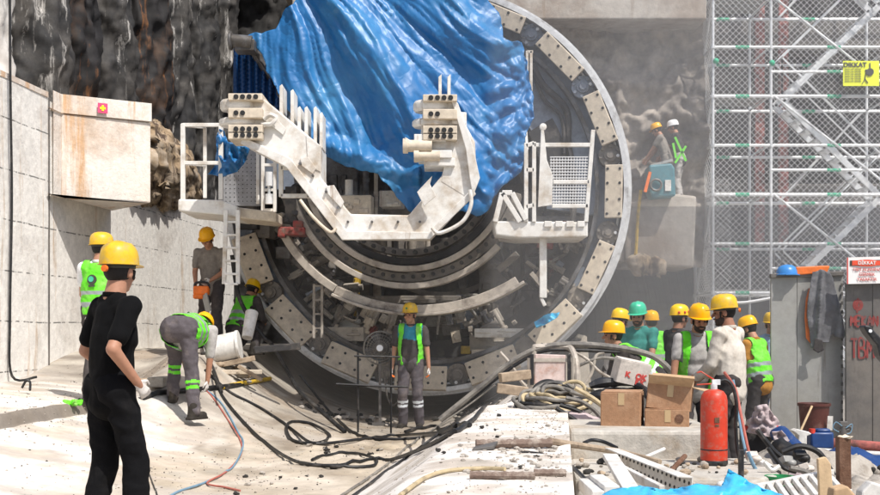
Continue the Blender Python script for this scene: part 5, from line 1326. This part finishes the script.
for i in range(60):
    px=random.uniform(575,760);Y=random.uniform(8.4,9.4);x=(px-440)/F*Y;r=random.uniform(.01,.035)
    if x>2.3 or x<1.0:continue
    b=MB();b.ell((x,Y,.338+r*.5),(r*1.3,r,r*.7),Matrix.Rotation(random.uniform(0,3),3,'Z'),7,5);o=b.build('rubble_piece',random.choice(['rubble_mat','rubble_mat','wood_old','debris_dark']),angle=25);roughen(o,r*.4,30,i);tag(o,'small crumb of rubble on the sandy lower slab','rubble','crumbs on the lower slab')
# gap between curb and slab, foreground rubble floor
def rub(x,y):return 0
def fn(a,c):
    x=.62+2.9*a;y=5.6+3.0*c
    return V((x,y,.06+.12*fbm((x*2.2,y*2.2,4))+.05*fbm((x*7,y*7,4))+.14*sstep(1.2,.5,a*2)))
o=grid('rubble_bed',fn,90,90,'rubble_mat');o['kind']='stuff';tag(o,'grey broken rubble filling the foreground right','rubble')
rod(W(635,462,8.4),W(664,449,8.9),.014,'plastic_white','short white stick on the lower slab','stick',False,'stick')
rod(W(668,474,8.25),W(685,456,8.6),.018,'rust','rusty brown stick leaning on the slab edge','stick',False,'stick')
rod(W(638,465,8.5),W(655,462,8.6),.022,'rust','short rusty bolt lying on the slab','bolt',False,'bolt')
b=MB();b.box(W(741,464,8.35)+V((0,0,.0)),(.035,.035,.2));o=b.build('steel_peg','plastic_black',smooth=False,bevel=.004);tag(o,'small black peg upright at the slab corner','peg')
hose('cord',[W(584,443,9.0),W(592,440,9.1),W(604,442,9.1),W(617,448,9.0)],.014,'rubber','short curved black cord on the slab by the curb','cord')
# white perforated angles
def slotted(p,q,w,th,m,nm,label,up):
    p=V(p);q=V(q);d_=(q-p);L_=d_.length;d_.normalize();up=V(up);y=(up-d_*up.dot(d_)).normalized();n_=d_.cross(y)
    b=MB()
    root=empty(nm,p,label,'steel angle')
    vs=[p-y*w/2,q-y*w/2,q+y*w/2,p+y*w/2];b.prism(vs,n_*th)
    b.prism([p+y*w/2,q+y*w/2,q+y*(w/2)+n_*w*.8,p+y*(w/2)+n_*w*.8],y*th)
    k=int(L_/.055);b.m=1
    for i in range(k):
        for s_ in(-.22,.22):
            c=p+d_*(i+.5)*L_/k+y*s_*w
            for sg in(-1,1):
                cc=c+n_*(th*.5+sg*(th*.5+.0015));b.cyl(cc-n_*.001,cc+n_*.001,.0105,seg=8)
    b.build('flange',[m,'bolt_dark'],root,smooth=False)
slotted(W(618,459,7.6),W(692,489,6.6),.12,.006,'plastic_white','slotted_angle','long white angle with two rows of holes in the foreground',(0,.35,1))
b=MB();b.bar(W(610,456,7.4),W(632,492,6.2),.09,.03);o=b.build('white_board','plastic_white',smooth=False,bevel=.006);tag(o,'white board slanting towards the camera, left of the perforated angle','board')
b=MB();b.bar(W(620,468,7.2),W(662,490,6.5),.035,.05);o=b.build('white_board','plastic_white',smooth=False,bevel=.006);tag(o,'narrow white strip under the perforated angle','board')
for(a_,c_,l)in(((596,480),(612,492),'white square tube offcut end near the pale blue sheet'),((586,484),(600,497),'white tube offcut at the bottom left of the pale blue sheet')):
    b=MB();b.bar(W(*a_,6.1),W(*c_,5.7),.075,.06);o=b.build('tube_offcut','plastic_white',smooth=False,bevel=.006);tag(o,l,'offcut')
b=MB();b.ell(W(722,485,6.3),(.03,.03,.022));tag(b.build('paper_cup','plastic_white'),'small round white cup behind the pale blue sheet','cap')
# ladder-like white grille
gl=empty('white_grille',W(790,492,6.9),'white barred metal grille lying in the foreground','grille')
b=MB();A1,A2=W(757,487,6.9),W(832,472,7.3);B1,B2=W(770,508,6.1),W(850,492,6.4)
b.bar(A1,A2,.035);b.build('frame_bar','plastic_white',gl,smooth=False,bevel=.004);b=MB();b.bar(B1,B2,.035);b.build('frame_bar','plastic_white',gl,smooth=False,bevel=.004)
for i in range(9):
    t=(i+.3)/9;b=MB();b.bar(A1.lerp(A2,t),B1.lerp(B2,t),.028);b.build('grille_bar','plastic_white',gl,smooth=False,bevel=.003)
b=MB();b.prism([W(818,459,6.2),W(826,457,6.2),W(831,464,6.2),W(834,500,6.2),W(820,502,6.2)],(0,.03,0));o=b.build('plank','wood',smooth=False,bevel=.004);tag(o,'pale plywood strip standing upright in the foreground','plank')
b=MB();b.prism([W(834,489,6.0),W(848,486,6.0),W(860,500,6.0),W(832,502,6.0)],(0,.1,0));o=b.build('plank','cardboard_in',smooth=False,bevel=.01);tag(o,'broken orange board piece at the foot of the rusty post','board')
po=empty('rusty_post',W(845,500,7),'rusty square post topped by a dark valve','post')
b=MB();b.prism([W(839,437,7),W(851,438,7),W(852,510,7),W(840,510,7)],(0,.07,0));b.build('post','rust',po,smooth=False,bevel=.004)
b=MB();c=W(845,437,7.03);b.ell(c,(.045,.04,.012),seg=10);o=b.build('torn_rim','beige_plate',po);roughen(o,.02,20)
b=MB();b.cyl(W(843,436,7.05),W(843,423,7.05),.02,seg=12);b.cyl(W(839,430,7.05),W(850,430,7.05),.012,seg=10);b.box(W(843,424,7.05),(.045,.04,.03));b.ell(W(849,428,7.05),(.02,.012,.012));b.build('valve','hoard_dark',po,bevel=.003)
b=MB()
for(p_)in([(839,432),(833,428),(836,422),(842,426)],[(846,428),(852,424),(851,432),(847,434)]):b.tube([W(x,y,7.03) for x,y in p_],.003,5,smooth=4)
b.build('wire','hose_blue',po)
# bucket, jerrycan, channel, tool heap
bu=empty('bucket',W(814,436,13.6),'dark reddish brown plastic bucket in front of the grey hoarding','bucket')
b=MB();c=W(814,437,13.6);k=13.6/F;b.lathe([(12.5*k,0),(15*k,31*k),(16.3*k,31.3*k),(16.3*k,34*k),(15.2*k,34*k),(14*k,30*k),(11*k,.02)],c,seg=32);b.build('bucket_body','plastic_brown',bu)
b=MB();b.bar(c+V((11*k,-14*k,8*k)),c+V((11.5*k,-15*k,22*k)),.06,.006,up=V((0,1,0)));b.build('label_patch','plastic_white',bu,smooth=False)
rod(W(801,430,13.2),W(812,406,13.3),.012,'wood','thin pale stick leaning against the brown bucket','stick',False,'stick')
jc=empty('jerrycan',W(818,446,11.5),'dark blue jerrycan with a red cap beside the bucket','jerrycan')
b=MB();c=W(820,440,11.5);b.box(c,(.22,.16,.16));b.box(c+V((.02,0,.09)),(.14,.1,.04));b.build('can_body','plastic_blue',jc,bevel=.025)
b=MB();c=W(812,430,11.45);b.cyl(c-V((0,0,.03)),c+V((0,0,.012)),.03,seg=16);b.build('cap','plastic_red',jc)
b=MB();b.prism([W(793,431,11),W(797,429,11),W(809,432,11),W(812,434,11),W(807,436,11),W(807,458,11),W(797,458,11),W(799,436,11)],(0,.12,0));o=b.build('steel_channel','plastic_white',smooth=False,bevel=.008);tag(o,'short white steel channel standing in front of the jerrycan','channel')
b=MB();b.prism([W(800,449,11),W(905,455,10.6),W(905,468,10.6),W(806,462,11)],(0,.25,0));o=b.build('steel_beam','plastic_white',smooth=False,bevel=.01);tag(o,'long white painted beam lying behind the rusty post','beam')
b=MB();b.cyl(W(828,444,11.8),W(905,450,11.4),.06,seg=18);o=b.build('pipe','red_rust');tag(o,'dusty reddish pipe lying behind the white beam','pipe')
b=MB();b.ell(W(848,472,10.2),(.35,.3,.2),seg=24,rings=14);o=b.build('rag_heap','plastic_blue');roughen(o,.06,5);tag(o,'dark navy cloth heap behind the rusty post','cloth')
b=MB();b.prism([W(862,492,6.6),W(872,482,6.6),W(905,492,6.6),W(905,510,6.6),W(860,510,6.6)],(0,.1,0));o=b.build('white_board','plastic_white',smooth=False,bevel=.01);tag(o,'white panel corner at the bottom right edge','board')
for i in range(40):
    c=W(random.uniform(855,885),random.uniform(468,490),9.6);r=random.uniform(.015,.04);b=MB();b.ell(c,(r,r,r*.8),None,7,5);o=b.build('gravel_stone',random.choice(['debris_dark','rubble_mat']),angle=20);tag(o,'small stone in the pebble heap at the lower right edge','stone','stones in the pebble heap')
random.seed(21)
tb=empty('tool_crate',W(758,452,10.6),'black tool crate with red catches below the crumpled bag','crate')
b=MB();c=W(757,440,10.6);b.box(c,(.26,.22,.2));b.box(c+V((0,0,.105)),(.29,.25,.02));b.build('crate_body','plastic_black',tb,smooth=False,bevel=.015)
for q in(-9,8,18):
    b=MB();b.box(W(757+q,428,10.45),(.06,.04,.04));b.build('catch','plastic_red',tb,smooth=False,bevel=.008)
def sack(x,y):return W(x,y,10.5-.13*math.sin(max(0,min(1,(x-743)/36))*3.1)-.08*ridge(x*.12,y*.1,3)-.02*fbm((x*.3,y*.3,0)))
t=sheet('crumpled_sack',[(755,406),(766,404),(771,411),(776,418),(781,428),(778,438),(766,436),(752,434),(743,430),(747,421),(752,417)],1.5,sack,'rag',wob=1);tag(t,'crumpled pinkish white sack lying on the tool crate','sack')
def sack(x,y):return W(x,y,9.9-.1*ridge(x*.12,y*.1,5)-.02*fbm((x*.3,y*.3,0)))
t=sheet('crumpled_sack',[(772,432),(782,430),(790,440),(784,452),(776,446)],1.5,sack,'rag',wob=1);tag(t,'small pale plastic bag below the sack','sack')
b=MB();b.cap(W(780,436,10.2),W(798,450,10.),.075,.065);o=b.build('cloth_roll','plastic_blue');roughen(o,.03,8);tag(o,'dark blue rolled cloth beside the white channel','cloth')
b=MB();b.cap(W(785,450,9.6),W(800,465,9.4),.085,.075);o=b.build('rag_heap','rubber');roughen(o,.04,8);tag(o,'black sack in the heap of tools','sack')
for i,(p_,r,m,l) in enumerate((([(757,430),(765,440),(775,452),(788,462)],.02,'rubber','black lever arm across the tool heap'),([(782,452),(800,446),(818,452),(828,466),(834,476)],.022,'rubber','thick black hose end looping in the tool heap'),([(768,448),(775,458),(784,468),(796,472)],.016,'rubber','black hose low in the tool heap'),([(748,452),(752,462),(756,470)],.014,'hose_blue','blue cord end beside the slab corner'),([(790,468),(806,472),(816,480)],.02,'hose_grey','grey tube end in the tool heap'),([(764,462),(772,470),(780,466)],.016,'plastic_white','white cord in the tool heap'))):
    hose('hose',[W(x,y,9.2-.12*i) for x,y in p_],r,m,l)
b=MB();c=W(779,480,8.4);b.lathe([(.09,-.03),(.1,.03),(.085,.03),(.075,-.01),(.001,-.01)],c,seg=24);o=b.build('green_bowl','plastic_green');tag(o,'shallow dark green plastic bowl at the front of the tool heap','bowl')
for i,(px,py,m,l) in enumerate(((752,456,'carton_white','small white packet at the left of the tool heap'),(762,464,'plastic_white','white plastic piece in the tool heap'),(771,470,'debris_dark','dark scrap low in the tool heap'),(795,474,'rag','grey rag scrap in the tool heap'),(786,460,'hoard_steel','grey steel scrap in the tool heap'),(804,466,'carton_white','pale scrap behind the grille'),(760,474,'plastic_black','black plastic scrap at the slab corner'),(800,455,'rubber','black lump by the white channel'))):
    b=MB();c=W(px,py,9.1);b.box(c,(.09,.07,.05),Matrix.Rotation(i*.9,3,'Z')@Matrix.Rotation(.4,3,'X'));b.ell(c+V((.03,0,-.02)),(.05,.05,.03));o=b.build('scrap',m,bevel=.008);roughen(o,.01,14,i);tag(o,l,'scrap')
b=MB();b.ell((1.95,9.9+.6,-.1),(.6,.7,.5),seg=40,rings=26);b.ell((2.9,9.8,-.05),(.8,.8,.42),seg=40,rings=26);b.ell((3.1,8.8,-.1),(.6,.6,.32),seg=40,rings=26);o=b.build('spoil_heap','rubble_mat');roughen(o,.12,3,fine=.03,fsc=12);tag(o,'low heap of spoil under the tools right of the slabs','spoil')
# grit and crumbs lying everywhere
random.seed(77)
def grit(name,label,n,fu,m,rmin,rmax):
    b=MB()
    for i in range(n):
        x,y=fu();r=rmin*(rmax/rmin)**(random.random()**2)
        z=gfull(x,y)+r*.25;a=random.uniform(0,3.1);q=Matrix.Rotation(a,3,'Z')@Matrix.Rotation(random.uniform(-.5,.5),3,'X')
        vs=[V((x,y,z))+q@V((p[0]*r*random.uniform(.6,1.3),p[1]*r*random.uniform(.6,1.3),p[2]*r*random.uniform(.4,.8))) for p in((1,0,0),(-1,0,0),(0,1,0),(0,-1,0),(0,0,1),(0,0,-1))]
        b.add(vs,[(0,2,4),(2,1,4),(1,3,4),(3,0,4),(2,0,5),(1,2,5),(3,1,5),(0,3,5)])
    o=b.build(name,m,smooth=False);o['kind']='stuff';o['label']=label;o['category']='grit';return o
def fl_():
    y=random.uniform(6,17);c=random.random()
    u=random.choice([random.gauss(-3.0,.15),random.uniform(-4.4,.8),random.gauss(-.2,.5),random.gauss(-1.2,.6),random.uniform(-4.4,-3)])
    return xc(y)+max(-4.5,min(2.3,u)),y
def fr_():
    y=random.uniform(5.2,12.4);return xc(y)+random.choice([random.uniform(1.2,2.33),random.gauss(1.9,.25),random.gauss(2.2,.1)]),y
grit('grit','fine pale grit scattered over the concrete cradle',2600,fl_,'rubble_mat',.004,.018)
grit('grit','fine dark grit scattered over the concrete cradle',1500,fl_,'debris_dark',.003,.013)
grit('grit','fine grit on the white curb',1300,fr_,'rubble_mat',.003,.013)
# ------------------------------------------------------------------ fan and barrier
fn_=empty('industrial_fan',W(380,425,16.9),'round wire-caged industrial fan standing left of the man in the pit','fan')
YF=16.7;c=W(380,348,YF);k=YF/F
b=MB()
for r in(4,7,10,13,16):b.tube([c+V((math.cos(a)*r*k,-.07*(1-r/20),math.sin(a)*r*k)) for a in[i*math.pi/12 for i in range(24)]],.006,5,closed=True)
b.tube([c+V((math.cos(a)*16.5*k,.02,math.sin(a)*16.5*k)) for a in[i*math.pi/12 for i in range(24)]],.014,6,closed=True)
for i in range(28):
    a=i*2*math.pi/28;b.tube([c+V((math.cos(a)*.03,-.08,math.sin(a)*.03)),c+V((math.cos(a)*10*k,-.05,math.sin(a)*10*k)),c+V((math.cos(a)*16.3*k,.02,math.sin(a)*16.3*k))],.004,4)
b.build('fan_cage','hose_grey',fn_)
b=MB();b.cyl(c+V((0,-.09,0)),c+V((0,.12,0)),.045,seg=16);b.build('motor','galv',fn_)
for i in range(4):
    a=i*math.pi/2+.4;u=V((math.cos(a),0,math.sin(a)));v=V((-math.sin(a),0,math.cos(a)));b=MB();b.prism([c+u*.04-v*.02,c+u*.2-v*.07,c+u*.2+v*.05,c+u*.04+v*.02],V((0,.012,0)));b.build('fan_blade','grey_steel',fn_)
b=MB();b.bar(W(380,364,YF),W(380,424,YF),.035);b.bar(W(372,424,YF),W(389,424,YF),.04)
b.tube([W(384,372,YF),W(387,395,YF),W(392,405,YF),W(398,400,YF),W(400,380,YF)],.012,6,smooth=5);b.build('fan_stand','hoard_dark',fn_)
br=empty('rebar_barrier',W(375,433,15.6),'thin dark rebar barrier in front of the fan','barrier')
b=MB()
for px,y0 in((358,352),(391,348)):
    p=W(px,y0,15.6);b.tube([p,V((p.x,p.y,.02))],.015,6)
b.build('barrier_post','rubber',br)
b=MB();b.tube([W(354,356,15.58),W(400,357,15.58)],.014,6);b.tube([W(336,384,15.58),W(375,386,15.58),W(408,387,15.58)],.016,6);b.build('barrier_rail','rubber',br)
# ------------------------------------------------------------------ left ledge: pipe, saw, rubble, ladder foot
b=MB();b.cyl(W(207,352,16.3),W(238,345,16.3),.19,seg=28);b.cyl(W(237,345.5,16.3),W(240,345,16.3),.205,seg=28);o=b.build('pipe','plastic_white',bevel=.01);tag(o,'fat white pipe lying on the ledge behind the bending man','pipe')
b=MB();b.cyl(W(252,312,16.8),W(247,338,16.6),.09,.075,seg=20);o=b.build('pipe','plastic_white',bevel=.01);tag(o,'white pipe standing on end beside the crouching man','pipe')
for i,(a_,c_,w_,m,l) in enumerate((((215,366),(255,358),.07,'wood_old','old timber across the ledge under the white pipe'),((222,372),(262,372),.06,'beige_plate','beige bar on the ledge edge'),((238,366),(262,380),.05,'wood_old','thin timber leaning at the ledge edge'),((196,366),(216,370),.09,'rubble_mat','broken concrete bar by the bending man'),((255,350),(300,346),.09,'dark_machine','dark beam under the lower left plates'))):
    b=MB();b.bar(W(*a_,16.2-.1*i),W(*c_,16.2-.1*i),w_);o=b.build('timber',m,smooth=False,bevel=.008);tag(o,l,'timber')
random.seed(33)
for i in range(26):
    px=random.uniform(200,250);py=random.uniform(358,374);Y=random.uniform(16.1,16.6);p=W(px,py,Y);p.z=max(gfull(p.x,Y)+.02,min(p.z,gfull(p.x,Y)+.1));r=random.uniform(.02,.06)
    b=MB();b.ell(p,(r*1.4,r,r*.7),Matrix.Rotation(random.uniform(0,3),3,'Z'),8,6);o=b.build('rubble_piece',random.choice(['rubble_mat','rubble_mat','debris_dark','wood_old']),angle=25);roughen(o,r*.5,14,i);tag(o,'broken lump of rubble on the ledge by the white pipe','rubble','rubble on the left ledge')
for i in range(70):
    px=random.uniform(300,520);Y=random.uniform(16.6,17.8);x=(px-440)/F*Y;p=V((x,Y,gfull(x,Y)+.02));r=random.uniform(.02,.05)
    b=MB();b.ell(p,(r*1.4,r,r*.7),Matrix.Rotation(random.uniform(0,3),3,'Z'),8,6);o=b.build('rubble_piece',random.choice(['rubble_mat','debris_dark','debris_dark']),angle=25);roughen(o,r*.5,14,i);tag(o,'dark lump of muck at the foot of the boring machine','rubble','muck below the machine')
SC=(JS['WL']+JS['WR'])/2+V((0,-.10,-.12))
sw=empty('power_saw',SC,'orange handheld power saw held by the man by the ladder','power saw')
YW=17.2;b=MB();b.box(SC,(.22,.14,.13));b.box(SC+V((-.04,0,-.08)),(.15,.12,.08));b.build('saw_body','plastic_orange',sw,bevel=.025)
b=MB();b.tube([SC+V((-.1,0,.04)),SC+V((-.08,0,.11)),SC+V((.08,0,.11)),SC+V((.11,0,.03))],.018,8,smooth=4);b.build('handle','plastic_black',sw)
b=MB();b.bar(SC+V((.05,-.05,-.05)),SC+V((.12,-.1,-.3)),.02,.1);b.build('blade','hoard_steel',sw)
gr=empty('angle_grinder',W(184,390,15.3),'orange angle grinder held down between the legs of the bending man','grinder')
b=MB();b.cap(W(181,388,15.35),W(188,389,15.35),.05,.05);b.box(W(184,385,15.35),(.16,.1,.09));b.build('grinder_body','plastic_orange',gr,bevel=.02)
b=MB();c=W(183,394,15.25);b.cyl(c,c+V((.01,.012,0)),.075,seg=20);b.build('disc','hoard_dark',gr)
b=MB();b.prism([W(175,362,15.5),W(186,360,15.5),W(189,382,15.5),W(183,388,15.5),W(176,380,15.5)],(0,.08,0));o=b.build('leather_apron','rust',smooth=False,bevel=.02);tag(o,'rusty brown bag hanging between the legs of the bending man','bag')
b=MB();b.box(gp(158,382,.06),(.2,.5,.12),Matrix.Rotation(.1,3,'Z'));o=b.build('concrete_block','rubble_mat',smooth=False,bevel=.02);tag(o,'small low concrete kerb piece left of the bending man','concrete block')
b=MB();c=gp(128,382,.05);b.box(c,(.9,.3,.09),Matrix.Rotation(-.1,3,'Z'));o=b.build('timber','wood_old',smooth=False,bevel=.02);tag(o,'low timber at the foot of the wall beside the man in the green vest','timber')
hose('cable',[W(22,388,13.6),W(26,381,13.6),W(30,382,13.6),W(30,390,13.5)],.014,'rubber','small black cable loop at the foot of the white wall','cable')
# ------------------------------------------------------------------ teal machine on the ledge
tm=empty('compressor',W(664,197,24.4),'teal machine box on the high ledge beside the two men','machine')
b=MB();b.prism([W(649,165,24.2),W(672,163,24.2),W(675,168,24.2),W(676,196,24.2),W(652,198,24.2),W(649,190,24.2)],(0,.5,0));b.build('housing','teal_machine',tm,smooth=False,bevel=.04)
b=MB();b.tube([W(656,185,24.15)+V((math.cos(a)*.11,0,math.sin(a)*.11)) for a in[i*math.pi/6 for i in range(12)]],.025,6,closed=True,smooth=2);b.build('round_vent','hoard_dark',tm)
panel(665,180,671,191,24.18,'plastic_white','label_plate',tm)
b=MB();b.bar(W(645,192,24.2),W(650,172,24.2),.06);b.build('side_arm','plastic_orange',tm)
b=MB();b.bar(W(650,166,24.3),W(672,160,24.5),.05);b.build('lid_bar','hoard_steel',tm)
# ------------------------------------------------------------------ dust haze in the pit
def haze(name,x0,x1,y0,y1,z0,z1,dens,label):
    m=bpy.data.materials.new(name);m.use_nodes=True;nt=m.node_tree;nt.nodes.remove(nt.nodes['Principled BSDF'])
    v=nt.nodes.new('ShaderNodeVolumeScatter');v.inputs['Density'].default_value=dens;v.inputs['Color'].default_value=(.95,.95,.97,1);v.inputs['Anisotropy'].default_value=.2
    nt.links.new(v.outputs[0],nt.nodes['Material Output'].inputs['Volume'])
    b=MB();b.box(((x0+x1)/2,(y0+y1)/2,(z0+z1)/2),(x1-x0,y1-y0,z1-z0));MAT[name]=m;o=b.build(name,name,smooth=False);o['kind']='stuff';o['label']=label;o['category']='haze';return o
haze('dust_haze',.6,7,12.9,18.1,-.2,9,.022,'pale dust hanging in the air in front of the right of the machine')
haze('dust_haze',-2.2,8,15.8,18.1,-.15,3.2,.03,'pale dust hanging low in front of the machine')
haze('dust_haze',2.9,5.35,18.4,24.5,-.2,10,.017,'pale dust hanging before the rock face')
haze('dust_haze',5.36,14,18,24.5,-.2,10,.005,'pale dust hanging before the rock face and the scaffold')
